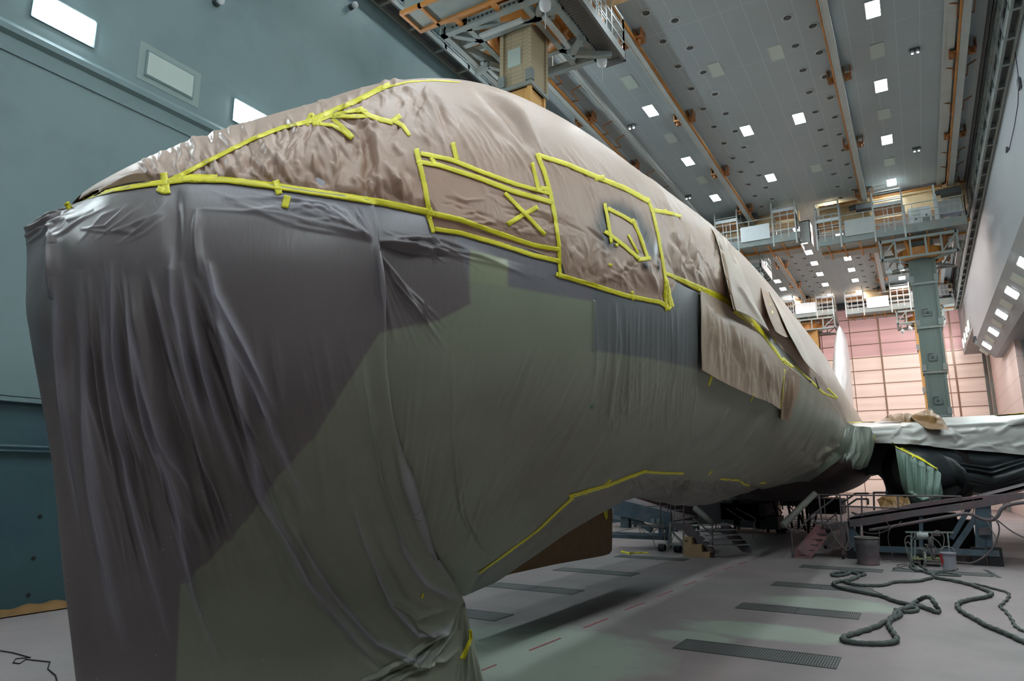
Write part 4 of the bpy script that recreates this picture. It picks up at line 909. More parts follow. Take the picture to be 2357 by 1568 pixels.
# big upper flaps lifting away from the crown
F3 = [([(1650, 560), (1700, 660), (1760, 750)], 5, .03), ([(1690, 570), (1730, 660), (1790, 740)], 4, -.02)]
for k in range(40):
    x = R_(1650, 1760); y = 520+(x-1640)*1.1; F3.append(([(x, y), (x+12, y+40), (x+25, y+R_(70, 110))], R_(2, 3.5), R_(.006, .02)*rng.choice([1, -1])))
TL = lin((214, 196, 176))
_, ks3 = sheet('paper_sheet', [[(1636, 524, .05), (1648, 545, .3), (1664, 610, .45), (1676, 660, .5), (1688, 712, .55)],
                      [(1662, 552, .05), (1686, 600, .26), (1702, 650, .38), (1716, 690, .42), (1728, 730, .5)],
                      [(1690, 585, .04), (1712, 630, .2), (1730, 680, .3), (1748, 720, .34), (1770, 762, .5)]], 'paper', TL, F3)
_, ks4 = sheet('paper_sheet', [[(1752, 662, .05), (1758, 690, .4), (1770, 730, .5), (1785, 764, .6)], [(1766, 676, .05), (1780, 705, .35), (1794, 745, .42), (1806, 776, .55)], [(1778, 690, .05), (1796, 722, .3), (1810, 756, .36), (1816, 776, .5)]], 'paper', lin((170, 136, 104)), [], 80, 80)
_, ks5 = sheet('paper_sheet', [[(1770, 672, .06), (1790, 712, .5), (1812, 760, .7), (1826, 786, .8)], [(1796, 706, .05), (1816, 742, .4), (1836, 784, .6), (1852, 832, .7)], [(1812, 728, .04), (1836, 766, .3), (1858, 812, .4), (1880, 862, .5)]], 'paper', TL, [], 90, 90)
KEYS2 = KEYS+[ks1, ks2, ks3, ks4, ks5]
# brown paper strip standing in for the shaded gap under the flap
for pl, w in [([(1640, 530), (1660, 570), (1672, 620), (1682, 680), (1690, 716)], (3, 10))]: tape(pl, w, KEYS2, .02, 0, m='brownpaper').name = 'flap_gap_shade'
for pl, w in [([(1733, 906), (1738, 914)], 2), ([(1806, 850), (1802, 900), (1797, 940)], 2.5), ([(1772, 700), (1778, 718), (1783, 740)], 3), ([(1782, 775), (1784, 790)], 3), ([(1690, 716), (1730, 746), (1765, 776)], (8, 5))]: tape(pl, w, KEYS2, .015)

# --- belly fairing, wing and its covers
U, V_ = np.meshgrid(np.linspace(0, PI, 60), np.linspace(0, 2*PI, 90), indexing='ij')
cy = 28.5+7.0*np.cos(U)*-1; rr = np.sin(U)**.55
Pfair = np.stack([AX+3.15*rr*np.cos(V_), cy, 2.75+1.3*rr*np.sin(V_)], -1)
o, v, q = gridmesh('belly_fairing', Pfair, mat('dark_maroon_shaded_film', (44, 30, 30), .5, 0, .4, .8, dirt=(70, 44, 40), dirt_amt=.5), plane); bvh('fair', v, q)  # dark film, its deep shade put into the colour
def wing_sec(x):   # leading edge y, chord, z centre, thickness
    t = (x+3)/21; return 25.6+max(0, x+2.2)*.42, 10.5-6*t, 3.72+.03*x, 1.15-.7*t
xs = np.linspace(-3.2, 17, 90); n = 60; Pw = np.zeros((len(xs), n, 3))
for i, x in enumerate(xs):
    le, ch, zc, th = wing_sec(x); a = np.linspace(0, 2*PI, n); u = .5*(1-np.cos(a)); yt = th/.6*.6*(np.sqrt(np.clip(u, 0, 1))*1.05-.35*u-.7*u**2)*1.3
    Pw[i, :, 0] = x; Pw[i, :, 1] = le+u*ch; Pw[i, :, 2] = zc+np.where(a <= PI, yt, -yt*.75)
wing, v, q = gridmesh('wing', Pw, 'dark', plane, flip=True); bvh('wing', v, q)
def dsheet(name, ctrl, m, tintc, folds=(), nu=160, nv=160, label=None, amp=1.):
    net = np.array([[at(c[0], c[1], Y=c[2]) for c in r] for r in ctrl]); P = crspline(crspline(net, nu, 0), nv, 1); pix = proj(P); P = P+normals(P)*(amp*fold_disp(pix, folds))[..., None]
    T = np.empty(P.shape); T[:] = tintc; o, v, q = gridmesh(name, P, m, plane, T if m in ('paper', 'film') else None); md = o.modifiers.new('thick', 'SOLIDIFY'); md.thickness = .006; md.offset = 0
    k = name+str(len(BV)); bvh(k, v, q); 
    if label: o['label'] = label
    return o, k
# white sheet over the wing top and front
FW = []
for k in range(26): x = R_(2060, 2357); y = R_(975, 1040); FW.append(([(x, y), (x+R_(10, 40), y+R_(-6, 16)), (x+R_(40, 90), y+R_(-20, 20))], R_(3, 7), R_(.015, .05)*rng.choice([1, -1])))
FW += [([(2060, 985), (2100, 1000), (2130, 985), (2140, 965)], 5, .12), ([(2075, 1010), (2110, 1020), (2140, 1000)], 4, .1), ([(2050, 1010), (2070, 990), (2100, 978)], 4, .1), ([(2290, 1000), (2330, 975), (2400, 960)], 6, .12)]
_, kw = dsheet('wing_cover', [[(1945, 973, 31), (1990, 972, 31), (2040, 969, 31.5), (2100, 964, 32), (2200, 960, 33), (2290, 956, 34), (2440, 950, 35), (2900, 944, 39)],
                      [(1948, 978, 26.5), (1995, 978, 26.2), (2045, 975, 26), (2100, 972, 26.6), (2200, 968, 27.3), (2290, 965, 28), (2440, 960, 29), (2900, 954, 33)],
                      [(1952, 992, 25.8), (2000, 994, 25.3), (2050, 992, 25.2), (2100, 990, 25.6), (2200, 988, 26.4), (2290, 985, 27.2), (2440, 980, 28.2), (2900, 974, 32.2)],
                      [(1965, 1010, 25.6), (2005, 1010, 25.2), (2058, 1005, 25.1), (2110, 1008, 25.4), (2200, 1016, 26.2), (2290, 1018, 27), (2440, 1020, 28), (2900, 1014, 32)],
                      [(1975, 1020, 25.6), (2015, 1020, 25.2), (2070, 1022, 25.0), (2120, 1026, 25.3), (2200, 1034, 26.1), (2290, 1041, 26.9), (2440, 1050, 27.9), (2900, 1044, 31.9)]], 'film', lin((186, 186, 180)), FW)
# dark translucent film slung under the leading edge, hiding the engine
FD = []
for k in range(16):
    y = 1040+k*5; FD.append(([(2150+k*4, 1035+k*2), (2210, y+18), (2280, y+28), (2357, y+8), (2420, y-20)], R_(2.5, 5), R_(.05, .14)*rng.choice([1, 1, -1])))
DK = lin((50, 56, 58))
_, kd = dsheet('film_sling', [[(2072, 1018, 25.3), (2120, 1022, 25.6), (2200, 1030, 26.4), (2290, 1036, 27.2), (2440, 1045, 28.2), (2900, 1039, 32.2)],
                      [(2070, 1050, 25.0), (2125, 1060, 25.2), (2205, 1066, 26), (2290, 1072, 26.8), (2440, 1070, 27.6), (2900, 1064, 31.6)],
                      [(2072, 1090, 25.2), (2130, 1095, 25.2), (2210, 1100, 26), (2290, 1100, 26.9), (2440, 1096, 27.6), (2900, 1090, 31.6)],
                      [(2085, 1128, 25.9), (2140, 1128, 26), (2210, 1128, 26.8), (2290, 1124, 27.6), (2440, 1118, 28.4), (2900, 1112, 32.4)],
                      [(2110, 1142, 27.5), (2150, 1141, 27.6), (2215, 1138, 28.4), (2290, 1130, 29.2), (2440, 1120, 30), (2900, 1114, 34)]], 'film', DK, FD)
# engine cowl behind, dark, with the arch gap on its left
PE = []
for yy, r in ((26.2, .95), (26.6, 1.15), (27.6, 1.3), (29.5, 1.3), (31, 1.1), (32, .8)):
    PE.append([(.18+r*1.12*math.cos(a), yy, 2.55+r*math.sin(a)) for a in np.linspace(0, 2*PI, 48)])
gridmesh('engine_cowl', crspline(np.array(PE), 40, 0), 'dark', plane)
cp = MB().lathe((0, 0, 0), [(.01, 0), (.95, 0)], 32, False)
PE = [[(.18+r*1.12*math.cos(a), 26.25, 2.55+r*math.sin(a)) for a in np.linspace(0, 2*PI, 48)] for r in (.01, .5, .95)]
gridmesh('intake_cover', np.array(PE), 'dark', plane)
PE = [[(x, y, z) for (x, y) in ((-.85+.1*k, 27+.0*k), (-.2+.1*k, 31))] for k, z in ((0, 2.4), (1, 3.0), (3, 3.7))]
P3 = MB().prism([at(2012, 1022, Y=27), at(2075, 1020, Y=27), at(2080, 1152, Y=27), at(2042, 1152, Y=27), at(2038, 1122, Y=27), at(2032, 1104, Y=27), at(2022, 1094, Y=27), at(2006, 1092, Y=27), at(1990, 1096, Y=27), at(1985, 1060, Y=27)], (0, 4, 0)); P3.build('engine_pylon', 'dark', plane)
# green film dangling in front
FG = [([(2085+10*k, 1040+5*k), (2090+9*k, 1090), (2094+8*k, 1150)], 2.5, .08*(-1)**k) for k in range(9)]+[([(2090, 1130), (2120, 1150), (2160, 1140)], 3, .1), ([(2095, 1060), (2130, 1080), (2150, 1085)], 3, .05)]
_, kg = dsheet('film_strip', [[(2060, 1026, 24.9), (2085, 1038, 24.8), (2118, 1052, 24.9), (2158, 1078, 25.1)], [(2066, 1065, 24.7), (2092, 1075, 24.5), (2125, 1085, 24.6), (2163, 1100, 24.9)],
                      [(2074, 1110, 24.6), (2100, 1115, 24.3), (2132, 1118, 24.4), (2168, 1122, 24.8)], [(2084, 1140, 24.7), (2105, 1146, 24.3), (2135, 1146, 24.4), (2170, 1138, 24.8)], [(2095, 1158, 24.8), (2115, 1160, 24.4), (2140, 1158, 24.5), (2165, 1150, 24.8)]], 'film', lin((104, 128, 116)), FG, 110, 110)
KW = [kw, kd, kg, 'wing', 'fair']
for pl, w in [([(2052, 1022), (2075, 1033), (2098, 1045), (2130, 1062), (2158, 1080)], (7, 4)), ([(2100, 1046), (2101, 1054)], 3), ([(1950, 973), (2050, 971), (2100, 968)], 2), ([(2240, 962), (2357, 952)], (2, 4)), ([(2011, 1003), (2014, 1025), (2010, 1042)], 3)]: tape(pl, w, KEYS+KW, .03)
# wing root film gathered from the fuselage
FR = []
for k in range(70):
    a = R_(0, 1); b = R_(0, 1); FR.append(([(1945+a*60, 985), (1925+a*75, 1040+b*10), (1830+a*150, 1110+b*20)], R_(2, 3.5), R_(.012, .05)*rng.choice([1, 1, -1])))
dsheet('root_film', [[(1915, 945, 21.5), (1940, 965, 23.5), (1965, 980, 25.0), (1990, 982, 25.0), (2004, 984, 25.0)],
                     [(1890, 1000, 20.6), (1930, 1010, 22.6), (1962, 1015, 24.4), (1992, 1012, 24.8), (2012, 1010, 24.9)],
                     [(1860, 1050, 20.4), (1900, 1058, 22.2), (1940, 1060, 23.8), (1978, 1050, 24.6), (2010, 1035, 24.9)],
                     [(1820, 1095, 20.4), (1860, 1100, 22.0), (1905, 1092, 23.4), (1955, 1078, 24.4), (2003, 1058, 24.9)],
                     [(1770, 1120, 20.8), (1825, 1112, 22.2), (1880, 1100, 23.4), (1940, 1088, 24.4), (1995, 1072, 24.9)]], 'film', lin((104, 112, 100)), FR, 150, 150)
# kraft paper crumpled on top of the wing
for nm, cc in (('left', [(2028, 966, 26.3), (2060, 958, 26.2), (2095, 962, 26.3)]), ('right', [(2085, 962, 26.6), (2120, 948, 26.6), (2175, 975, 26.2)])):
    F_ = [([(R_(2030, 2170), R_(944, 970)), (R_(2030, 2170), R_(944, 985))], R_(3, 6), R_(.05, .12)*rng.choice([1, -1])) for _ in range(14)]
    if nm == 'left': c_ = [[(2030, 965, 27.4), (2060, 953, 27.4), (2100, 952, 27.4), (2130, 962, 27.4)], [(2028, 968, 26.6), (2060, 962, 26.4), (2100, 958, 26.4), (2130, 966, 26.6)], [(2040, 970, 26.2), (2065, 970, 26.0), (2100, 969, 26.0), (2120, 970, 26.2)]]
    else: c_ = [[(2095, 958, 27.4), (2130, 946, 27.4), (2150, 947, 27.4), (2168, 962, 27.4)], [(2100, 964, 26.4), (2130, 958, 26.2), (2152, 958, 26.2), (2176, 974, 26.2)], [(2130, 985, 25.6), (2140, 988, 25.5), (2160, 989, 25.5), (2184, 990, 25.6)]]
    dsheet('kraft_paper', c_, 'brownpaper', TL, F_, 70, 70)
# vertical fin wrapped in white film, seen nearly edge-on
PFn = []
for z, hw, y0, y1 in ((5.5, .62, 46, 59.5), (7.5, .58, 48.5, 59.8), (9.5, .52, 51, 60.1), (11.3, .46, 53, 60.2), (12.5, .36, 54.4, 60.3), (13.2, .22, 55.2, 60.3), (13.55, .05, 55.8, 60.2)):
    a = np.linspace(0, 2*PI, 60); u = .5*(1-np.cos(a)); th = hw*(np.sin(PI*u**.6))**.7; PFn.append(np.stack([-4.33+np.where(a <= PI, th, -th), y0+u*(y1-y0), np.full(60, z)], -1))
Pn = crspline(np.array(PFn), 120, 0); pix = proj(Pn); FN = [([(R_(1927, 1950), R_(800, 860)), (R_(1927, 1950), R_(880, 1000))], R_(2, 3.5), R_(.05, .12)*rng.choice([1, -1])) for _ in range(24)]
gridmesh('tail_fin', Pn+normals(Pn)*fold_disp(pix, FN)[..., None], 'whitefilm', plane)
# nose gear door wrapped in kraft paper
XG = -6.0
gp = [(1082, 1352), (1180, 1322), (1280, 1300), (1392, 1280), (1404, 1276), (1410, 1268), (1411, 1185), (1410, 1165), (1398, 1163), (1392, 1172), (1380, 1172), (1300, 1215), (1200, 1270), (1082, 1300)]
g = MB(); g.prism([at(x, y, X=XG) for x, y in gp][::-1], (-.32, 0, 0)); gd = g.build('gear_door', 'brownpaper', plane, False, .03)
tp = MB(); a1 = at(1387, 1163, X=XG+.01); a2 = at(1398, 1163, X=XG+.01); b1 = at(1398, 1192, X=XG+.01); b2 = at(1394, 1198, X=XG+.01); b3 = at(1389, 1178, X=XG+.01)
tp.prism([a1, a2, b1, b2, b3], (.006, 0, 0)); o = tp.build('gear_door_tape', 'yellow', gd); o['label'] = 'yellow tape strip'
o = MB().tube([at(1395, 1160, X=XG-.1), at(1409, 1158, X=XG-.1)], .045, 12).build('door_end_roll', mat('pink_dusted_film', (188, 140, 146), .6), gd)
# nose gear strut inside the bundled film, keeps the pinch standing on the floor
MB().tube([(-5.4, 7.25, 0), (-5.4, 7.25, 2.2)], .13, 16).build('gear_strut', 'dark', plane)

# ------------------------------------------------------------------ travelling teleplatforms
def rails(mb, pts, h, n=2, r=.03, step=1.2, posts=True):
    """guard rail along a polyline standing on its points"""
    for a, b in zip(pts[:-1], pts[1:]):
        a, b = np.array(a, float), np.array(b, float); L = np.linalg.norm(b-a); k = max(1, int(round(L/step)))
        for i in range(1, n+1): o = np.array([0, 0, h*i/n]); mb.bar(a+o, b+o, r*1.5)
        if posts:
            for i in range(k+1): p = a+(b-a)*i/k; mb.bar(p, p+np.array([0, 0, h]), r*1.7)
def mast(parent, cx, cy, ztop, levels, mats):
    """telescoping square mast hanging down; levels = [(bottom z, half width)]"""
    z = ztop
    for i, (zb, hw) in enumerate(levels):
        b = MB().box((cx-hw, cy-hw, zb), (cx+hw, cy+hw, z))
        for sx in (-1, 1):
            for sy in (-1, 1): b.box((cx+sx*hw-.05, cy+sy*hw-.05, zb+.05), (cx+sx*hw+.05, cy+sy*hw+.05, z))
        sct = b.build('mast_section', mats[i], parent)
        c = MB().box((cx-hw-.06, cy-hw-.06, zb), (cx+hw+.06, cy+hw+.06, zb+.1)).box((cx-hw-.09, cy-hw-.09, zb+.12), (cx-hw+.1, cy-hw+.05, zb+.42)).box((cx+hw-.1, cy-hw-.09, zb+.12), (cx+hw+.09, cy-hw+.05, zb+.42))
        c.build('collar', 'steel', sct)
        x0 = cx-.02; zz = zb+.75
        k = MB()
        for (ax, az, bx, bz) in ((-.17, .17, .04, .17), (-.17, -.17, .17, -.17), (-.17, -.17, -.17, .17), (.17, -.17, .17, .06)): k.bar((x0+ax, cy-hw-.02, zz+az), (x0+bx, cy-hw-.02, zz+bz), .035)
        k.lathe((x0, cy-hw-.03, zz-.05), [(.05, 0), (.05, .1)], 8)
        if i: k.build('lock_bracket', 'steel_dk', sct)
        z = zb+.02
def hook(parent, x, y, z0, z1):
    b = MB().tube([(x, y, z0), (x, y, z1+.3)], .02, 6).lathe((x, y, z1), [(.03, 0), (.12, .06), (.14, .18), (.06, .3)], 10).tube([(x, y, z1), (x, y, z1-.35)], .015, 6)
    b.build('hanging_hook', 'steel_lt', parent)
def platform(name_label, x0, x1, Y, zd, cages, panel, cabinet=None, hangers=(), base=None, mastdef=None, beamx=None, extra_box=None, endpod=None):
    p = thing('travelling_platform', name_label, 'platform', ((x0+x1)/2, Y, zd), 'travelling work platforms under the ceiling')
    bx0, bx1 = beamx or (x0, x1)
    b = MB().box((bx0, Y+1.1, zd+1.15), (bx1, Y+1.6, zd+2.15)).box((bx0, Y+.95, zd+2.1), (bx1, Y+1.75, zd+2.2)).box((bx0, Y+.95, zd+1.1), (bx1, Y+1.75, zd+1.18))
    b.build('bridge_beam', 'cream', p)
    b = MB().box((bx0, Y+.9, zd+2.2), (bx1, Y+1.0, zd+2.3)).box((bx0, Y+1.0, zd+.3), (bx1, Y+1.1, zd+.42)); b.build('beam_flange', 'orange', p)
    d = MB().box((x0, Y-.45, zd-.32), (x1, Y+1.9, zd-.04)); d.box((x0, Y-.5, zd-.3), (x1, Y-.45, zd+.12)); d.build('deck', 'steel', p)
    b = MB()
    for k in range(int((x1-x0)/.7)): b.box((x0+.35+.7*k, Y-.4, zd-.4), (x0+.42+.7*k, Y+1.85, zd-.3))
    b.box((x0, Y+.6, zd-.42), (x1, Y+.7, zd-.3)); b.build('deck_joists', 'orange', p)
    r = MB(); rails(r, [(x0, Y+1.8, zd), (x0, Y-.45, zd), (x1, Y-.45, zd), (x1, Y+1.8, zd)], 1.1, 3, .022, 1.1); r.build('handrail', 'steel_lt', p)
    for (a, b_, h) in cages:
        c = MB(); rails(c, [(a, Y-.5, zd-.1), (b_, Y-.5, zd-.1)], h, 6, .022, b_-a); rails(c, [(a, Y+.5, zd+h-.95), (b_, Y+.5, zd+h-.95)], .95, 2, .02, b_-a)
        for x in (a, b_): c.bar((x, Y-.5, zd+h-.95), (x, Y+.5, zd+h-.95), .04); c.bar((x, Y-.5, zd+h-.15), (x, Y+.5, zd+h-.15), .04); c.bar((x, Y-.5, zd-.5), (x, Y-.5, zd+h-.1), .07); c.bar((x, Y+.5, zd), (x, Y+.5, zd+h-.1), .05)
        for f in (.35, .68): c.bar((a+(b_-a)*f, Y-.5, zd-.1), (a+(b_-a)*f, Y-.5, zd+1.3), .035)
        c.build('tall_guard_cage', 'steel_lt', p)
        k = MB().box((a, Y-.5, zd+h-1.15), (b_, Y+.55, zd+h-.98)); k.build('upper_landing', 'white', p)
        k = MB().box((a+.05, Y-.4, zd+h-1.25), (b_-.05, Y+.5, zd+h-1.16)); k.build('landing_underside', 'orange', p)
    if panel: MB().box((panel[0], Y-.56, zd-.02), (panel[1], Y-.52, zd+.8)).build('rail_panel', 'white' if panel[2] else 'steel_lt', p, False, .01)
    k = MB().box((panel[0]+.3, Y+.7, zd+.75), (panel[0]+1.1, Y+1.05, zd+1.12))
    for i in range(5): k.box((panel[0]+.34+.15*i, Y+.66, zd+.8), (panel[0]+.42+.15*i, Y+.7, zd+1.08))
    k.build('junction_rack', 'steel_lt', p)
    if cabinet is not None:
        x = cabinet; c = MB().box((x, Y-.1, zd+.08), (x+.92, Y+.6, zd+1.0)).build('control_cabinet', 'white', p, False, .015)
        k = MB().box((x+.13, Y-.13, zd+.62), (x+.42, Y-.1, zd+.92)); k.build('cabinet_screen', 'unlit', c)
        k = MB()
        for i in range(7): k.box((x+.55, Y-.13, zd+.16+.045*i), (x+.85, Y-.1, zd+.18+.045*i))
        k.box((x+.455, Y-.12, zd+.1), (x+.465, Y-.1, zd+1.0)); k.build('vent_grille', 'steel', c)
        MB().box((x+.26, Y-.15, zd+.38), (x+.33, Y-.1, zd+.5)).box((x+.7, Y-.15, zd+.5), (x+.76, Y-.1, zd+.6)).build('switch', 'steel_dk', c)
        MB().box((x-.25, Y-.2, zd-.1), (x-.1, Y, zd+1.15)).build('cable_post', 'white', p)
        MB().box((x+1.06, Y-.2, zd-.1), (x+1.2, Y, zd+1.45)).box((x+1.09, Y-.17, zd+1.45), (x+1.17, Y-.05, zd+1.95)).build('cable_post', 'white', p)
    if extra_box is not None:
        x = extra_box; c = MB().box((x, Y-.1, zd+.5), (x+.95, Y+.5, zd+1.12))
        for i in range(5): c.box((x+.02+.22*i, Y-.15, zd+.45), (x+.07+.22*i, Y-.1, zd+1.17))
        c.build('fan_housing', 'steel_lt', p); MB().box((x+.5, Y-.12, zd+.0), (x+.62, Y-.08, zd+.05)).build('blue_lamp', 'blue', p)
    for hx in hangers:
        b = MB()
        for s in (-1, 1): b.box((hx+s*.26-.04, Y+.6, zd+2.1), (hx+s*.26+.04, Y+.8, 15.95)); b.tube([(hx+s*.1, Y+.7, 15.98), (hx+s*.22, Y+.7, 15.98)], .09, 10)
        b.box((hx-.35, Y+.55, zd+1.95), (hx+.35, Y+.85, zd+2.12)); b.build('hanger_trolley', 'cream', p)
        b = MB().box((hx-.45, Y+.3, zd+1.55), (hx+.35, Y+.9, zd+1.8)).tube([(hx-.75, Y+.6, zd+1.75), (hx-.4, Y+.6, zd+1.8)], .12, 10); b.build('drive_motor', 'steel_dk', p)
    if base:
        a, b_, z0, z1 = base; f = MB()
        for yy in (Y-.5, Y+2.2):
            f.box((a, yy, z0), (b_, yy+.14, z0+.1)).box((a, yy, z1-.12), (b_, yy+.14, z1))
            n_ = 5
            for i in range(n_+1): x = a+(b_-a)*i/n_; f.bar((x, yy+.07, z0), (x, yy+.07, z1), .08)
            for i in (0, n_-1): x = a+(b_-a)*i/n_; f.bar((x, yy+.07, z0+.1), (x+(b_-a)/n_, yy+.07, z1-.1), .06)
        for x in (a, b_): f.box((x-.07, Y-.5, z0), (x+.07, Y+2.3, z0+.14)).box((x-.07, Y-.5, z1-.16), (x+.07, Y+2.3, z1))
        f.bar((a, Y-.4, z0+.05), (b_, Y+2.2, z0+.05), .1); f.bar((b_, Y-.4, z0+.05), (a, Y+2.2, z0+.05), .1)
        f.build('base_frame', 'steel', p)
        if mastdef:
            cx, cy = mastdef[0], mastdef[1]
            MB().lathe((cx, cy, z0+.1), [(.7, 0), (.95, 0), (.95, .5), (.7, .5), (.7, 0)], 28, False).build('slewing_ring', 'orange', p)
            b = MB()
            for i in range(8): an = PI/4*i+.3; b.bar((cx+.9*math.cos(an), cy+.9*math.sin(an), z0+.2), (cx+1.25*math.cos(an), cy+1.25*math.sin(an), z1), .12)
            b.build('ring_gusset', 'orange', p)
        for i, (hx, dz) in enumerate(((a+.25, .7), (a+.75, .55))): hook(p, hx, Y-.45, z0+.1, z0-dz)
    if mastdef: mast(p, mastdef[0], mastdef[1], mastdef[2], mastdef[3], mastdef[4])
    if endpod:
        x, z = endpod; b = MB().box((x, Y+.6, zd-.2), (x+.5, Y+.64, zd+1.0)).box((x, Y+.6, zd+.95), (x+.5, Y+1.6, zd+1.0)).box((x+.46, Y+.6, zd-.2), (x+.5, Y+1.6, zd+1.0)); b.build('end_screen', 'steel_lt', p)
    return p
G5 = ['mastgrey']*6
platform('travelling platform on the right with white control cabinet and grey-green telescoping mast', -3.3, 2.85, 36, 13.85, [(-3.38, -2.3, 2.05), (-.82, .42, 2.35)], (-2.1, -.85, 0), .62, (-1.13, 2.5), (-.68, 2.4, 12.35, 13.35),
         (.94, 36.85, 13.3, [(11.2, .5), (9.1, .46), (7.0, .42), (5.0, .38), (3.4, .33)], G5), (-3.3, 3.1), 1.8)
platform('travelling platform ending above the wrapped fuselage, middle of the photo, with tall guard cages', -8.9, -4.25, 36, 14.42, [(-8.3, -7.15, 2.4), (-5.4, -4.3, 2.45)], (-7.0, -5.55, 1), None, (-6.64,), None, None, (-9.5, -4.3), None, (-4.25, 0))
q = bpy.data.objects['travelling_platform.001']
t = MB().box((-8.6, 36.6, 13.3), (-6.3, 39.6, 13.55)); rails(t, [(-6.3, 36.6, 13.5), (-6.3, 39.6, 13.5)], .9, 2, .03, .8)
for k in range(6): t.box((-8.6, 36.8+.5*k, 13.2), (-6.3, 36.9+.5*k, 13.3))
t.box((-6.36, 36.6, 13.3), (-6.26, 39.6, 13.75)); t.build('lower_gallery', 'steel', q); hook(q, -6.35, 36.7, 13.3, 12.7)
MB().tube([(-6.32, 36.8, 13.4), (-6.32, 36.8, 12.4)], .02, 6).build('hanging_cable', 'rubber', q)
platform('distant travelling platform beside the pink door wall, right of centre', -3.72, 3.1, 56, 14.6, [(-3.75, -2.55, 2.2), (-.75, .45, 2.35)], (-2.35, -.9, 1), .75, (-1.13, 2.5), (-.5, 2.4, 13.2, 14.15),
         (1.1, 56.85, 14.1, [(11.3, .52), (8.2, .46), (5.2, .42), (3.0, .38)], ['mastorange']*4), (-3.7, 3.2), 1.9)
platform('distant travelling platform beside the pink door wall, left of centre', -9.6, -4.55, 56, 14.75, [(-8.5, -7.4, 2.2), (-5.75, -4.6, 2.2)], (-7.25, -5.8, 1), None, (-6.64,), (-8.6, -4.6, 13.4, 14.3),
         (-6.55, 56.85, 14.2, [(11.2, .6), (8.5, .54), (5, .48)], ['mastorange']*3), (-10.5, -4.6))
# the near platform, seen from below at the top of the photo
np_ = thing('travelling_platform', 'nearest travelling platform at the top, seen from below, with ribbed cream telescoping mast', 'platform', (-8, 14, 13.5), 'travelling work platforms under the ceiling')
mx, my = -7.89, 13.96
mast(np_, mx, my, 14.6, [(11.95, .41), (10.0, .36), (8.6, .3)], ['mastcream', 'mastorange', 'mastorange'])
MB().box((mx-.24, my-.43, 12.6), (mx+.14, my-.408, 13.1)).build('patch_plate', 'unlit', np_)['label'] = 'pale grey square plate on the mast face'
f = MB(); z0, z1 = 13.5, 13.72
X0, X1, YA, YB = -9.6, -6.45, 12.6, 15.7
f.box((X0, YA, z0), (X1, YA+.16, z1)).box((X0, YB-.16, z0), (X1, YB, z1)).box((X0, YA, z0), (X0+.16, YB, z1)).box((X1-.16, YA, z0), (X1, YB, z1))
for (a, b) in (((X0, YA+.5), (X0+.9, YB)), ((X0+.2, YA), (X1-.3, YA+.9)), ((X1-.75, YA), (X1-.75, YB)), ((X0+.75, YA), (X0+.75, YB)), ((X0, YB-.9), (X1, YB-.9)), ((X0, YA+.75), (X1, YA+.75)), ((X1-.75, YA+.75), (X1, YA)), ((X1-.75, YB-.9), (X1, YB)), ((X0+.75, YA+.75), (X0, YA)), ((X0+.75, YB-.9), (X0, YB))):
    f.bar((a[0], a[1], z0+.135), (b[0], b[1], z0+.135), .15, .2)
f.build('base_frame', 'steel', np_)
f = MB()
for k in range(24): x = X0+.1+k*.13; f.box((x, YA-.02, z0+.08), (x+.05, YA-.005, z0+.13))
for k in range(24): y = YA+.1+k*.13; f.box((X1+.005, y, z0+.08), (X1+.02, y+.05, z0+.13))
f.build('frame_slots', 'rubber', np_)['kind'] = 'stuff'
MB().lathe((mx, my, 13.55), [(.72, .25), (.72, 0), (.98, 0), (1.02, .5), (.72, .5)], 40, False).build('slewing_ring', 'orange', np_, True)
f = MB()
for k in range(8): an = PI/4*k+.4; f.bar((mx+.9*math.cos(an), my+.9*math.sin(an), 13.6), (mx+1.35*math.cos(an), my+1.35*math.sin(an), 14.2), .14, .2)
f.bar((X0+.6, YA+.95, 13.9), (X1-.4, YA+.95, 13.9), .2, .2); f.bar((X1-.4, YA+.8, 13.9), (X1-.4, YB-.8, 13.9), .2, .2); f.box((X0+.3, YA+1.2, 14.25), (X1-.2, YB-.2, 14.35))
f.build('orange_undercarriage', 'orange', np_)
for a_, b_ in (((X0+.9, YA+.45, z0-.05), (X1-1.0, YA+.58, z0+.02)), ((X1-.55, YA+.7, z0-.05), (X1-.42, YB-1.0, z0+.02)), ((X0+.25, YA+1.5, z0-.05), (X0+.36, YB-.4, z0+.02))): MB().box(a_, b_).build('tube_lamp_tray', 'steel_lt', np_)
# perforated gallery on the right side and its rails
g_ = MB().box((X1, YA-.1, z0+.12), (X1+.55, YB+.35, z0+.16)); g_.box((X1+.5, YA-.1, z0), (X1+.58, YB+.35, z0+.25)).box((X1, YB+.3, z0), (X1+.58, YB+.38, z0+.25)); gm = g_.build('side_gallery', 'grate', np_)
r = MB(); rails(r, [(X1+.54, YA-.1, z0+.2), (X1+.54, YB+.35, z0+.2), (X0, YB+.35, z0+.2)], 1.1, 3, .022, .8); rails(r, [(X1+.54, YA+.6, z0+.2), (X1+.54, YA+2.2, z0+.2)], 1.9, 7, .02, .35); r.build('gallery_rail', 'steel_lt', np_)
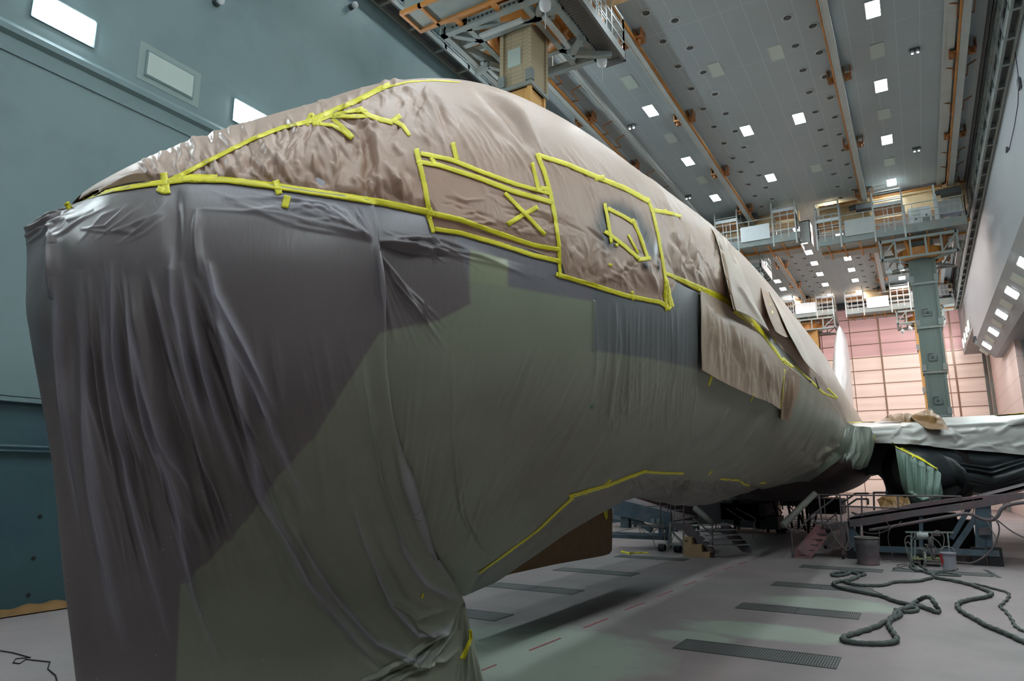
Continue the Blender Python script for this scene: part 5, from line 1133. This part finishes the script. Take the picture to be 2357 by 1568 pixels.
# front gallery: tray with orange edge
f = MB().box((-9.9, 11.5, z0+.05), (-4.6, 12.15, z0+.5)); f.build('front_tray', 'steel', np_)
f = MB().box((-9.9, 12.15, z0), (-4.6, 12.27, z0+.1)).box((-9.9, 11.42, z0), (-4.6, 11.5, z0+.1)).box((-9.42, 11.42, z0), (-9.34, 12.27, z0+.1)).box((-9.98, 11.42, z0), (-9.9, 12.27, z0+.1))
for k in range(4): f.box((-9.0+k*1.1, 12.27, z0+.05), (-8.88+k*1.1, 12.6, z0+.12))
f.build('tray_edge', 'orange', np_)
r = MB(); rails(r, [(-4.6, 11.46, z0+.4), (-9.92, 11.46, z0+.4), (-9.92, 12.3, z0+.4)], 1.2, 3, .025, .55); r.build('front_rail', 'steel_lt', np_)
# bridge beam above and lattice caged ladder
MB().box((-10.6, 14.9, 14.75), (-3.0, 15.35, 15.7)).box((-10.6, 14.75, 15.65), (-3.0, 15.5, 15.78)).build('bridge_beam', 'cream', np_)
f = MB().box((-9.9, 12.7, 14.35), (-6.2, 15.4, 14.5)); f.build('machine_deck', 'orange', np_)
f = MB()
for k in range(5): f.box((-9.9, 12.8+.55*k, 14.2), (-6.2, 12.9+.55*k, 14.35))
f.build('deck_beams', 'steel', np_)
f = MB()
for hx in (-10.0, -6.64): f.box((hx-.3, 14.7, 15.7), (hx+.3, 15.1, 15.86))
f.build('hanger_trolley', 'orange', np_)
# wrapped spot lamps and hooks hanging from the frame
for (x, y, zt, zb) in ((X1-.12, YA+.05, z0, z0-.42), (X1+.1, YB-.2, z0, z0-.35)):
    k = MB().lathe((x, y, zb), [(.04, 0), (.13, .08), (.15, .22), (.09, .36), (.03, .42)], 12).tube([(x, y, zb+.02), (x, y, zb-.45)], .012, 5); k.build('bagged_lamp', 'whitefilm', np_, True)
k = MB(); cxx, cyy = X0+1.0, YB-.3
for (a, b) in (((X0-.0, YB-1.4), (X0+.5, YB-1.55)), ((X0+.5, YB-1.55), (X0+.95, YB-.9)), ((X0+.95, YB-.9), (X0+1.1, YB+.1))): k.bar((a[0], a[1], z0-.12), (b[0], b[1], z0-.12), .13, .16)
k.build('cranked_arm', 'steel', np_); k = MB()
for (a, b) in (((X1, YB-1.3), (X1-.5, YB-.8)), ((X1-.5, YB-.8), (X1+.4, YB-.25))): k.bar((a[0], a[1], z0-.1), (b[0], b[1], z0-.1), .12, .14)
k.build('cranked_arm', 'steel', np_)
# far-left box beam at top right of that platform
o = MB().box((-6.2, 14.0, 14.7), (-2.8, 14.35, 15.2)).build('cross_girder', 'steel', np_)

# ------------------------------------------------------------------ low docks around the wing and belly
def stair(parent, P0, P1, z1, w, n, m, side=(0, 1, 0), rail=True):
    """flight from floor point P0 up to P1 at height z1; w = width vector"""
    P0, P1, wv = np.array([*P0, 0.]), np.array([*P1, z1]), np.array([*w, 0.])
    for s in (0, 1):
        a, b = P0+wv*s, P1+wv*s; d = np.array([0, 0, .16])
        st = MB().prism([a+[0, 0, -.0], b+[0, 0, -.22], b+[0, 0, .12], a+[0, 0, .2]], tuple(np.array([w[0], w[1], 0])/np.linalg.norm(w)*.05*(1 if s == 0 else -1))); st.build('stringer', m, parent)
    for i in range(n):
        t = (i+.6)/n; c = P0+(P1-P0)*t; dr = (P1-P0)/n*.9; dr[2] = 0
        if np.linalg.norm(dr) < .05: dr = np.array([.1, 0, 0])
        MB().prism([c, c+wv, c+wv+dr, c+dr], (0, 0, .035)).build('tread', m, parent)
def tubes(name, lines, r, m, parent=None, n=7):
    o = MB()
    for l in lines: o.tube(l, r, n)
    return o.build(name, m, parent)
A = at
# right dock
rd = thing('wing_dock', 'low steel work dock under the right wing with sloping deck and reddish stair', 'work dock', (-.5, 23, 0))
Yd = 22.9
def q(px, py, y=Yd): return A(px, py, Y=y)
def slab(name, pts, depth, m, y=Yd, parent=rd): return MB().prism([q(*p, y) for p in pts], (0, depth, 0)).build(name, m, parent)
slab('ramp_beam', [(1950, 1194), (2000, 1182), (2100, 1160), (2200, 1147), (2290, 1139), (2360, 1134), (2560, 1118), (2560, 1132), (2360, 1148), (2290, 1163), (2250, 1170), (2100, 1190), (2000, 1209), (1953, 1214)], .25, 'dockgrey')
slab('upper_ramp_beam', [(2254, 1144), (2300, 1134), (2357, 1118), (2560, 1066), (2560, 1080), (2357, 1130), (2300, 1146), (2262, 1152)], .25, 'dockgrey', 23.3)
MB().prism([q(1955, 1192), q(2262, 1146), q(2262, 1150), q(1955, 1197)], (0, 2.6, 0)).build('deck', 'dockgrey', rd)
MB().prism([q(2262, 1143, 23.3), q(2560, 1068, 23.3), q(2560, 1074, 23.3), q(2262, 1149, 23.3)], (0, 2.4, 0)).build('deck', 'dockgrey', rd)
tubes('bottom_beam', [], .05, 'dockblue', None) if False else None
MB().bar(q(1965, 1262), q(2300, 1274), .16, .16).bar(q(1965, 1262, 25.4), q(2300, 1272, 25.4), .16, .16).bar(q(2300, 1272), q(2300, 1268, 25.4), .14, .14).build('base_beam', 'dockblue', rd)
f = MB()
for (a, b, w) in (((2256, 1160), (2256, 1262), .22), ((2272, 1160), (2277, 1262), .16), ((2248, 1188), (2195, 1266), .14), ((1960, 1212), (1962, 1262), .14), ((1960, 1214), (1990, 1262), .1), ((2236, 1160), (2190, 1240), .12), ((2120, 1190), (2120, 1262), .1)): MB().bar(q(*a, Yd+.15), q(*b, Yd+.15), w).build('leg', 'dockblue', rd)
for (a, b, w) in (((2256, 1170), (2256, 1262), .2), ((1975, 1212), (1975, 1262), .14)): MB().bar(q(*a, 25.3), q(*b, 25.3), w).build('leg', 'dockblue', rd)
for px in (2250, 2288, 1965): p = q(px, 1262, Yd+.1); MB().box((p[0]-.16, p[1]-.16, 0), (p[0]+.16, p[1]+.16, p[2]+.02)).build('foot', 'rubber', rd)
MB().box(A(1990, 1262, Y=25.0), A(2236, 1196, Y=25.8)).box(A(2060, 1212, Y=24.6), A(2200, 1180, Y=25.2)).build('underdeck_machinery', 'rubber', rd)
slab('counterweight', [(2252, 1216), (2279, 1215), (2280, 1231), (2253, 1232)], .3, 'dockgrey', Yd-.1)
# landing and stair at the left end of the dock
MB().prism([q(1892, 1211), q(1955, 1202), q(1955, 1214), q(1895, 1228)], (0, 1.0, 0)).build('landing', 'dockgrey', rd)
for s in (0, 1):
    MB().prism([q(1828, 1285, 22.2+s*.9), q(1866, 1287, 22.2+s*.9), q(1903, 1238, 22.6+s*.9), q(1898, 1211, 22.7+s*.9), q(1878, 1209, 22.7+s*.9), q(1832, 1262, 22.2+s*.9)], (0, .05, 0)).build('stringer', 'dockred', rd)
for k in range(6):
    t = k/5; a = q(1840+50*t, 1280-62*t, 22.25+.4*t); MB().prism([a, a+np.array([.28, 0, 0]), a+np.array([.28, .9, 0]), a+np.array([0, .9, 0])], (0, 0, .03)).build('tread', 'dockgrey', rd)
f = MB()
for a, b in (((1898, 1236), (1900, 1262)), ((1900, 1262), (1950, 1262)), ((1898, 1262), (1932, 1232)), ((1936, 1212), (1942, 1284)), ((1950, 1214), (1952, 1262)), ((1944, 1216), (1950, 1250))): f.bar(q(*a), q(*b), .07)
f.build('stair_frame', 'dockgrey', rd)
p = q(1940, 1282, 22.6); MB().tube([(p[0]-.02, p[1], .07), (p[0]+.04, p[1], .07)], .07, 12).build('caster', 'rubber', rd)
R1 = [[q(1825, 1283, 22.0), q(1821, 1222, 22.0), q(1806, 1212, 22.0)], [q(1883, 1139, 22.9), q(2212, 1143, 22.9)], [q(1932, 1165, 22.9), q(2090, 1171, 22.9)], [q(1933, 1140, 22.9), q(1937, 1206, 22.9)], [q(1950, 1140, 22.9), q(1954, 1200, 22.9)], [q(1983, 1140, 22.9), q(1984, 1190, 22.9)],
      [q(2066, 1141, 22.9), q(2068, 1172, 22.9)], [q(2140, 1142, 22.9), q(2141, 1158, 22.9)], [q(2213, 1143, 22.9), q(2213, 1150, 22.9)], [q(1885, 1142, 22.7), q(1894, 1212, 22.7)], [q(1884, 1140, 22.5), q(1888, 1180, 22.5), q(1896, 1215, 22.6)], [q(1928, 1142, 22.6), q(1870, 1185, 22.4), q(1832, 1228, 22.2)], [q(1926, 1182, 22.6), q(1896, 1207, 22.6)],
      [q(1900, 1207, 22.5), q(1868, 1202, 22.4), q(1866, 1198, 22.4), q(1885, 1178, 22.5)], [q(1877, 1210, 22.5), q(1875, 1196, 22.5)], [q(1923, 1180, 22.9), q(1931, 1215, 22.9)]]
tubes('handrail', R1, .022, 'dockgrey', rd)
# far side rails of the dock
R2 = [[q(1935, 1160, 26), q(1970, 1136, 26), q(2000, 1136, 26)], [q(1945, 1168, 26), q(1972, 1149, 26), q(1998, 1149, 26)], [q(1998, 1149, 26), q(1998, 1162, 26)], [q(2010, 1134, 25.5), q(2040, 1134, 25.5)], [q(2011, 1133, 25.5), q(2012, 1175, 25.5)], [q(2040, 1130, 25.5), q(2042, 1160, 25.5)], [q(1960, 1180, 25.5), q(1990, 1190, 25.5)]]
tubes('back_handrail', R2, .03, 'steel_dk', rd)
# pale wrapped tube leaning along the stair rail
for (a, b, lab) in (((1801, 1211, 22.0), (1876, 1136, 22.9), 'long pale grey wrapped tube lying on the right dock stair rail'), ((1600, 1170, 21.6), (1639, 1203, 21.2), 'pale wrapped tube lying on the left dock stair rail')):
    pa, pb = q(*a[:2], a[2]), q(*b[:2], b[2]); o = MB().tube([pa, pa+(pb-pa)*.02, pa+(pb-pa)*.5+np.array([0, 0, .01]), pb], [.095, .105, .10, .09], 14).build('wrapped_tube', 'cable', None, True); tag(o, lab, 'tube')
# thick hose slung under the dock beam
hp = [q(x, y, Yd-.25) for x, y in ((2000, 1221), (2050, 1213), (2100, 1204), (2150, 1195), (2190, 1188), (2220, 1183), (2240, 1186), (2262, 1196), (2285, 1197), (2297, 1187), (2305, 1172), (2322, 1163), (2357, 1157), (2440, 1150))]
hh = crspline(np.array(hp), 60, 0); o = MB().tube(list(hh), .045, 10).build('slung_hose', 'dockgrey', None, True); tag(o, 'thick grey hose slung below the sloping dock beam', 'hose')
# thin hanging cables on the right dock
cabs = [[(1897, 1150), (1901, 1190), (1918, 1230), (1945, 1265), (1962, 1258), (1978, 1232), (1982, 1205)], [(2038, 1182), (2040, 1200), (2048, 1215), (2044, 1240), (2055, 1280), (2057, 1288)], [(2024, 1222), (2024, 1250), (2023, 1275), (2035, 1298), (2060, 1308), (2090, 1311)], [(1982, 1222), (2000, 1228), (2030, 1226), (2065, 1208), (2075, 1200)], [(1948, 1205), (1952, 1240), (1945, 1262)],
        [(2275, 1182), (2290, 1195), (2300, 1215), (2294, 1245), (2280, 1268), (2260, 1285), (2235, 1296), (2200, 1294)], [(2272, 1200), (2285, 1225), (2296, 1245)], [(2240, 1150), (2240, 1180), (2226, 1220)], [(2215, 1160), (2212, 1175), (2222, 1180)], [(2296, 1198), (2330, 1224), (2370, 1244)]]
for k, c_ in enumerate(cabs):
    pts = crspline(np.array([q(x, y, Yd-.3-.02*k) for x, y in c_]), 30, 0); pts[:, 2] = np.maximum(pts[:, 2], .02); MB().tube(list(pts), .012 if k not in (5, 9) else .02, 6).build('hanging_cable', 'cable' if k % 2 == 0 else 'dockgrey', rd)
# kraft paper and film heap on the dock
for nm, pts_, lab, m in (('kraft_paper', [(2020, 1152, 24), (2030, 1142, 24), (2050, 1138, 24.2), (2090, 1143, 24.2), (2092, 1160, 24)], 'yellowish kraft paper heap on the dock deck behind the handrail', 'brownpaper'),):
    P = np.array([[q(2018, 1150, 24.2), q(2045, 1140, 24.3), q(2070, 1143, 24.4), q(2091, 1146, 24.4)], [q(2022, 1158, 23.8), q(2046, 1150, 23.7), q(2072, 1152, 23.7), q(2094, 1154, 23.8)], [q(2028, 1172, 23.4), q(2050, 1170, 23.3), q(2075, 1170, 23.3), q(2098, 1168, 23.4)]])
    P = crspline(crspline(P, 40, 0), 50, 1); P += normals(P)*fold_disp(proj(P), [([(R_(2020, 2090), 1142), (R_(2020, 2095), 1170)], 3, R_(-.07, .07)) for _ in range(10)])[..., None]
    o, _, _ = gridmesh(nm, P, m); tag(o, lab, 'paper'); md = o.modifiers.new('t', 'SOLIDIFY'); md.thickness = .01
# left dock
ld = thing('nose_dock', 'low blue-grey steel work dock behind the fuselage with short stair and hanging cables', 'work dock', (-7.5, 22, 0))
Yl = 21.6
def l_(px, py, y=Yl): return A(px, py, Y=y)
MB().prism([l_(1412, 1147, 21.9), l_(1545, 1180, 21.9), l_(1546, 1213, 21.9), l_(1530, 1212, 21.9), l_(1412, 1185, 21.9)], (0, .12, 0)).build('side_beam', 'dockblue', ld)
MB().prism([l_(1405, 1143, 22), l_(1460, 1140, 23), l_(1605, 1166, 26.5), l_(1606, 1188, 26.5), l_(1545, 1200, 22)], (0, .02, -.08)).build('deck', 'dockgrey', ld)
f = MB()
for (a, b, w) in (((1405, 1196), (1560, 1222), .07), ((1441, 1188), (1441, 1215), .28), ((1453, 1192), (1500, 1222), .14), ((1522, 1214), (1522, 1240), .14), ((1541, 1214), (1542, 1262), .1), ((1536, 1216), (1530, 1236), .08)): MB().bar(l_(*a, 22.1), l_(*b, 22.1), w).build('strut', 'dockblue', ld)
MB().bar(l_(1405, 1234, 22.4), l_(1545, 1240, 22.4), .12, .12).build('base_beam', 'dockblue', ld); MB().bar(l_(1405, 1228, 25), l_(1545, 1232, 25), .12, .12).build('base_beam', 'dockblue', ld)
for (a, b) in ((1524, 1262), (1560, 1265)):
    p = l_(a, b, 21.9); c = MB().tube([(p[0]-.1, p[1], .12), (p[0]+.1, p[1], .12)], .12, 16); c.build('wheel', 'rubber', ld)
MB().prism([l_(1546, 1203), l_(1583, 1205), l_(1583, 1221), l_(1546, 1220)], (0, 1.3, 0)).build('landing', 'dockgrey', ld)
for s, dy in ((0, 0), (1, 1)):
    o_ = np.array([.85, 1.0, 0])*s
    MB().prism([l_(1575, 1205, 21.2)+o_, l_(1588, 1206, 21.2)+o_, l_(1644, 1268, 21.2)+o_, l_(1642, 1277, 21.2)+o_, l_(1624, 1274, 21.2)+o_, l_(1588, 1238, 21.2)+o_, l_(1575, 1228, 21.2)+o_], (.03, .03, 0)).build('stringer', 'dockgrey', ld)
for k in range(5):
    t = (k+.2)/5; a = l_(1590+46*t, 1208+58*t, 21.2); MB().prism([a, a+np.array([.85, 1.0, 0]), a+np.array([.85, 1.0, 0])+np.array([.2, -.16, 0]), a+np.array([.2, -.16, 0])], (0, 0, .03)).build('tread', 'steel_lt', ld)
f = MB()
for a, b in (((1543, 1202), (1543, 1256)), ((1543, 1252), (1575, 1255)), ((1546, 1224), (1572, 1250)), ((1574, 1222), (1574, 1262))): f.bar(l_(*a), l_(*b), .06)
f.build('stair_frame', 'steel', ld)
e = np.array([.85, 1.0, 0])
R3 = [[l_(1543, 1142), l_(1544, 1205)], [l_(1574, 1160), l_(1574, 1222)], [l_(1520, 1140), l_(1521, 1205)], [l_(1409, 1144, 22), l_(1470, 1144, 22)], [l_(1434, 1144, 22), l_(1434, 1188, 22)], [l_(1434, 1165, 22), l_(1535, 1166, 22)], [l_(1537, 1158, 22), l_(1537, 1195, 22)], [l_(1545, 1175), l_(1575, 1175)],
      [l_(1590, 1188, 21.2), l_(1640, 1232, 21.2)], [l_(1639, 1205, 21.2), l_(1641, 1276, 21.2)], [l_(1628, 1172, 21.2)+e*.8, l_(1672, 1196, 21.2)+e*.8, l_(1668, 1206, 21.2)+e*.8, l_(1665, 1240, 21.2)+e*.8], [l_(1605, 1172, 21.2)+e*.8, l_(1660, 1210, 21.2)+e*.8], [l_(1639, 1203, 21.2), l_(1649, 1208, 21.2), l_(1646, 1218, 21.2), l_(1636, 1224, 21.2)]]
tubes('handrail', R3, .02, 'dockgrey', ld)
for k, c_ in enumerate([[(1503, 1202), (1504, 1235), (1508, 1262), (1522, 1271), (1538, 1262), (1545, 1210)], [(1524, 1196), (1528, 1235), (1540, 1254), (1550, 1235), (1553, 1215)], [(1472, 1202), (1478, 1220), (1495, 1230), (1510, 1220), (1516, 1200)], [(1555, 1165), (1550, 1195), (1546, 1210)], [(1470, 1212), (1475, 1228), (1482, 1235)], [(1410, 1226), (1450, 1218), (1480, 1211), (1530, 1214)]]):
    pts = crspline(np.array([l_(x, y, 21.3) for x, y in c_]), 26, 0); pts[:, 2] = np.maximum(pts[:, 2], .02); MB().tube(list(pts), .013, 6).build('hanging_cable', 'cable', ld)
for k in range(2):
    p = l_(1503+13*k, 1200, 21.35); MB().box(p-np.array([.05, .04, .07]), p+np.array([.05, .04, .07])).build('socket_box', 'steel', ld)
# plywood step block
sb = thing('step_block', 'small plywood three-step block with a hand slot by the left dock stair', 'step', (-6.1, 21, 0))
a = A(1574, 1281, Z=0); wv = np.array([.77, 0, 0]); zt = .62
prof_ = [(0, 0), (.78, 0), (.78, .16), (.55, .16), (.55, .36), (.27, .36), (.27, .56), (0, .56)]
MB().prism([(a[0]+x, a[1], z) for x, z in prof_], (0, .5, 0)).build('step_body', 'wood', sb, False, .008)
MB().box((a[0]+.05, a[1]-.004, .43), (a[0]+.14, a[1]+.002, .465)).build('hand_slot', 'rubber', sb)
# yellow strap on floor
o = MB(); pts = [A(x, y, Z=.02) for x, y in ((1431, 1271), (1440, 1272), (1450, 1275), (1458, 1273), (1470, 1273), (1480, 1272), (1493, 1273))]; o.tube(pts, [.05, .03, .04, .02, .03, .02, .02], 6); o = o.build('crumpled_tape', 'yellow'); tag(o, 'crumpled yellow tape lying on the floor near the left dock', 'tape')
# distant dark docks and stair below the belly
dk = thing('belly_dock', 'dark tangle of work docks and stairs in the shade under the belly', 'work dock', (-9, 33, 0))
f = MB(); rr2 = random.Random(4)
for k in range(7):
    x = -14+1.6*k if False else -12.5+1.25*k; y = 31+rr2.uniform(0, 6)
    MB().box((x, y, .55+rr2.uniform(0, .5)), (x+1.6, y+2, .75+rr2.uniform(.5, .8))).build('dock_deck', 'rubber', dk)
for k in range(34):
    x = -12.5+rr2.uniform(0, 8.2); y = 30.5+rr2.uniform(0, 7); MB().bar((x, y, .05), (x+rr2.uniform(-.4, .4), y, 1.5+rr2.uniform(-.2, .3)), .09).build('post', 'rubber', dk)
for (a_, b_, c_, d_) in ((1560, 1152, 1700, 1205), (1690, 1150, 1745, 1214), (1660, 1160, 1760, 1196), (1740, 1190, 1790, 1218)): p, q_ = A(a_, d_, Y=30.6), A(c_, b_, Y=30.6); MB().box((p[0], 30.6, max(.1, p[2])), (q_[0], 32.0, q_[2])).build('dark_fill_block', 'rubber', dk)  # plain black blocks added to fill the dark gaps under the belly
f = MB()
for k in range(5): y = 31+1.3*k; rails(f, [(-12.5, y, 1.0), (-5.2, y, 1.0)], .85+.1*(k % 2), 2, .028, 1.0)
f.build('dock_rail', 'steel_dk', dk)
f = MB(); qq = lambda x, y: A(x, y, Y=32.0)
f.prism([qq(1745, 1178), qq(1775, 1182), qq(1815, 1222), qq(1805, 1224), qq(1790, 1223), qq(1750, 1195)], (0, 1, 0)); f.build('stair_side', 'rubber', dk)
f = MB()
for l in ([(1745, 1150), (1770, 1150), (1800, 1180), (1795, 1190)], [(1762, 1150), (1790, 1180)], [(1740, 1150), (1740, 1180)], [(1800, 1148), (1826, 1175)], [(1756, 1148), (1756, 1178)]): f.tube([qq(*p) for p in l], .03, 6)
f.build('stair_rail', 'steel_dk', dk)
f = MB()
for (x, y) in ((1768, 1222), (1790, 1226), (1806, 1226)): p = A(x, y, Y=31.8); f.tube([(p[0]-.04, p[1], .13), (p[0]+.04, p[1], .13)], .13, 10)
f.build('caster', 'rubber', dk)
# corrugated brown column and distant pink dusted dock
o = MB().box(A(1772, 1186, Y=40), A(1796, 1142, Y=41)).build('crate', 'brownpaper'); tag(o, 'tall brown corrugated crate beyond the dark belly docks', 'crate')
pd = thing('dusted_dock', 'distant pink-dusted dock piece with vertical bars, seen under the right wing root', 'work dock', (-4, 44, 0))
f = MB(); q4 = lambda x, y: A(x, y, Y=44)
f.prism([q4(1862, 1172), q4(1930, 1170), q4(1930, 1178), q4(1910, 1180), q4(1875, 1177), q4(1864, 1175)], (0, 2, 0)); f.build('dock_body', mat('pink_dusted_steel', (206, 140, 122), .7, 0, .2, 1), pd)
f = MB()
for k in range(12): x = 1874+5*k; f.bar(q4(x, 1171), q4(x, 1146-(k % 3)), .06)
f.bar(q4(1872, 1148), q4(1932, 1146), .07); f.bar(q4(1872, 1158), q4(1932, 1157), .05); f.build('bars', 'pink_dusted_steel' if False else bpy.data.materials['pink_dusted_steel'], pd)
o = MB(); 
for k in range(5): a_, b_ = A(1828, 1196+5*k, Z=.02), A(1925, 1197+5*k, Z=.02); o.bar(a_, b_, .12, .03)
o = o.build('floor_rail', 'dockgrey'); tag(o, 'dark parallel lines of floor rails far behind the right stair', 'rail')
o['kind'] = 'stuff'
# drum, pail, pump cart
dr = thing('steel_drum', 'grey open steel drum with pale rim standing by the right dock', 'drum', (0, 0, 0)); p = A(1998, 1302, Z=0); c = (p[0], p[1]+.25, 0)
dr.location = c; dr['_o'] = c
MB().lathe(c, [(.27, 0), (.285, .02), (.27, .04), (.28, .25), (.285, .27), (.28, .29), (.29, .52), (.295, .54), (.285, .56), (.3, .70), (.27, .70), (.26, .1), (.01, .1)], 32, False).build('drum_body', 'dockgrey', dr, True)
MB().lathe(c, [(.29, .685), (.315, .69), (.315, .715), (.29, .725), (.27, .71)], 32, False).build('rim', 'cable', dr, True)
pl_ = thing('paint_pail', 'white plastic pail with red drips beside the pump cart', 'pail', (0, 0, 0)); p = A(2187, 1314, Z=0); c = (p[0], p[1]+.15, 0.012); pl_.location = c; pl_['_o'] = c
MB().lathe(c, [(.15, 0), (.165, .3), (.175, .42), (.185, .42), (.185, .38), (.175, .38), (.17, .40), (.16, .40)], 28, False).build('pail_body', mat('dirty_white_plastic', (160, 160, 168), .45, 0, .1, 3), pl_, True)
MB().lathe((c[0], c[1], c[2]+.40), [(.01, .0), (.17, 0)], 24, False).build('paint_surface', 'dockgrey', pl_)
a0 = np.linspace(0, PI, 16); MB().tube([(c[0]-.17*math.cos(t), c[1]-.05*math.sin(t), c[2]+.4+.17*math.sin(t)) for t in a0], .008, 6).build('handle', 'steel_lt', pl_)
MB().prism([(c[0]-.182, c[1]-.06, c[2]+.38), (c[0]-.14, c[1]-.125, c[2]+.4), (c[0]-.12, c[1]-.13, c[2]+.2), (c[0]-.15, c[1]-.1, c[2]+.1), (c[0]-.176, c[1]-.05, c[2]+.22)], (-.006, -.006, 0)).build('red_drip', mat('red_paint', (190, 50, 60), .4), pl_)
pc = thing('pump_cart', 'paint pump cart with hoses on a low trolley in front of the right dock', 'pump', (-.1, 21.9, 0))
y = 21.9; k = lambda px, py, yy=21.9: A(px, py, Y=yy)
f = MB().box(k(2101, 1288), k(2168, 1283, 22.5)); f.build('trolley_deck', mat('pale_yellow_enamel', (150, 152, 112), .5, 0, .2, 4), pc)
f = MB()
for px in (2098, 2106, 2146): f.bar(k(px, 1290, 22.1), k(px, 1226, 22.1), .05)
f.bar(k(2084, 1225, 22), k(2195, 1226, 22), .04); f.bar(k(2181, 1226, 22), k(2186, 1276, 22), .04); f.bar(k(2098, 1240, 22.1), k(2150, 1240, 22.1), .05); f.bar(k(2105, 1262, 22.2), k(2148, 1262, 22.2), .05); f.build('cart_frame', 'steel', pc)
f = MB().tube([k(2110, 1233), k(2137, 1233)], .075, 16).tube([k(2118, 1224), k(2118, 1231)], .03, 8); f.build('air_motor', 'steel_lt', pc, True)
f = MB().tube([k(2140, 1238), k(2142, 1262)], .05, 12).tube([k(2128, 1255), k(2150, 1256)], .03, 8).tube([k(2148, 1262), k(2150, 1288)], .045, 12); f.build('pump_body', 'dockgrey', pc, True)
MB().box(k(2150, 1234), k(2164, 1226, 22.2)).build('regulator_box', 'dockgrey', pc)
for (px, py, r) in ((2118, 1276, .13), (2124, 1296, .14)): p = k(px, py, 22.2); MB().tube([(p[0]-.04, p[1], max(r, p[2])), (p[0]+.04, p[1], max(r, p[2]))], r, 18).build('wheel', 'rubber', pc)
for j, c_ in enumerate([[(2097, 1234), (2086, 1236), (2083, 1250), (2092, 1272), (2099, 1290), (2102, 1310)], [(2098, 1258), (2090, 1248), (2084, 1256), (2090, 1278), (2100, 1300)], [(2140, 1235), (2158, 1246), (2168, 1262), (2170, 1280)], [(2142, 1228), (2158, 1222), (2172, 1234), (2172, 1255), (2166, 1280)], [(2134, 1255), (2140, 1270), (2150, 1286), (2168, 1284)],
        [(2112, 1262), (2135, 1268), (2140, 1264)], [(2152, 1258), (2158, 1272), (2168, 1280)], [(2128, 1264), (2126, 1282), (2130, 1296)]]):
    pts = crspline(np.array([k(x, yy_, 21.8) for x, yy_ in c_]), 24, 0); pts[:, 2] = np.maximum(pts[:, 2], .02); MB().tube(list(pts), .014, 6).build('pump_hose', 'cable', pc)
# hoses on the floor
def floor_hose(pl, r, label, lifts=None, m='hose', wob=.012, cat='hose', name='floor_hose'):
    P = np.array([A(x, y, Z=r) for x, y in pl]); P[:, 2] = r+.002
    if lifts:
        for i, hgt in lifts.items():
            x, y = pl[i]; d = ray(x, y)   # raised loops keep their place over the floor
            P[i] = A(x, y, Z=hgt)
    n = len(pl)*14; P = crspline(P, n, 0); P[:, 2] = np.maximum(P[:, 2], r+.002)
    rad = [r*(1+.07*math.sin(i*.9)+.05*math.sin(i*2.3)) for i in range(n)]
    P[:, 0] += wob*np.sin(np.arange(n)*.7)
    o = MB().tube(list(P), rad, 10).build(name, m, None, True); return tag(o, label, cat)
floor_hose([(2145, 1330), (2110, 1338), (2060, 1340), (2035, 1347), (2005, 1348), (1975, 1347), (1950, 1342), (1948, 1338), (1962, 1334), (1975, 1328), (1975, 1322), (1958, 1318), (1950, 1322), (1925, 1326), (1915, 1322), (1930, 1318), (1958, 1317), (1985, 1319), (1990, 1323), (1975, 1326)], .034, 'wrapped hose looping into a small coil on the floor, third grating end')
floor_hose([(1975, 1328), (1950, 1336), (1925, 1340), (1919, 1346), (1940, 1355), (1990, 1365), (2030, 1373), (2060, 1384), (2095, 1392), (2130, 1400), (2156, 1409), (2160, 1406), (2152, 1390), (2140, 1376), (2128, 1376), (2112, 1384), (2092, 1397), (2066, 1408), (2050, 1424), (2015, 1443), (1975, 1456), (1945, 1466), (1942, 1474), (1970, 1480), (2010, 1482), (2050, 1480), (2064, 1472), (2055, 1455), (2045, 1440), (2050, 1428), (2066, 1420), (2072, 1414), (2060, 1404)], .036, 'thick wrapped hose ending in a large teardrop loop on the floor', {12: .16, 13: .22, 14: .16})
floor_hose([(2066, 1405), (2085, 1400), (2105, 1398), (2112, 1404), (2100, 1408), (2078, 1409)], .03, 'short hose bight crossing the large teardrop loop')
floor_hose([(2145, 1322), (2155, 1330), (2190, 1336), (2230, 1345), (2262, 1356), (2282, 1366), (2270, 1374), (2235, 1380), (2208, 1388), (2204, 1398), (2220, 1412), (2250, 1428), (2270, 1440), (2300, 1452), (2330, 1465), (2380, 1488), (2520, 1545)], .036, 'thick wrapped hose running off the right edge of the photo')
floor_hose([(2155, 1328), (2200, 1340), (2250, 1346), (2290, 1356), (2318, 1364), (2322, 1374), (2310, 1388), (2302, 1396), (2315, 1408), (2330, 1428), (2338, 1442), (2365, 1458), (2470, 1510)], .022, 'thinner cable bundle beside the hose at the right edge')
floor_hose([(2100, 1288), (2102, 1300), (2112, 1314), (2098, 1308), (2096, 1302), (2110, 1298), (2125, 1306), (2140, 1320), (2132, 1318), (2100, 1308)], .03, 'knotted hose end lying under the pump cart')
floor_hose([(2140, 1322), (2170, 1318), (2195, 1322), (2210, 1326), (2180, 1325), (2150, 1322), (2160, 1316), (2190, 1314), (2205, 1310)], .018, 'thin hose loops on the floor in front of the white pail')
floor_hose([(2058, 1308), (2078, 1304), (2085, 1300), (2075, 1299), (2065, 1303), (2080, 1309), (2100, 1312)], .014, 'thin cable coil on the floor left of the pump cart', m='cable')
floor_hose([(2000, 1347), (2003, 1354), (2010, 1360), (2025, 1366), (2045, 1376)], .008, 'thin cord hanging from the hose across the third grating', m='cable', name='thin_cable')
floor_hose([(2128, 1268), (2130, 1285), (2128, 1305)], .03, 'pale yellow hose piece upright under the pump cart', {0: .4, 1: .25}, 'yellow' if False else 'cable')
# paint-splashed floor plate line at right
o = MB().bar(A(2268, 1312, Z=.004), A(2300, 1330, Z=.004), .1, .008).build('floor_strip', 'steel_dk'); tag(o, 'narrow dark floor strip right of the grating under the pump cart', 'floor strip')
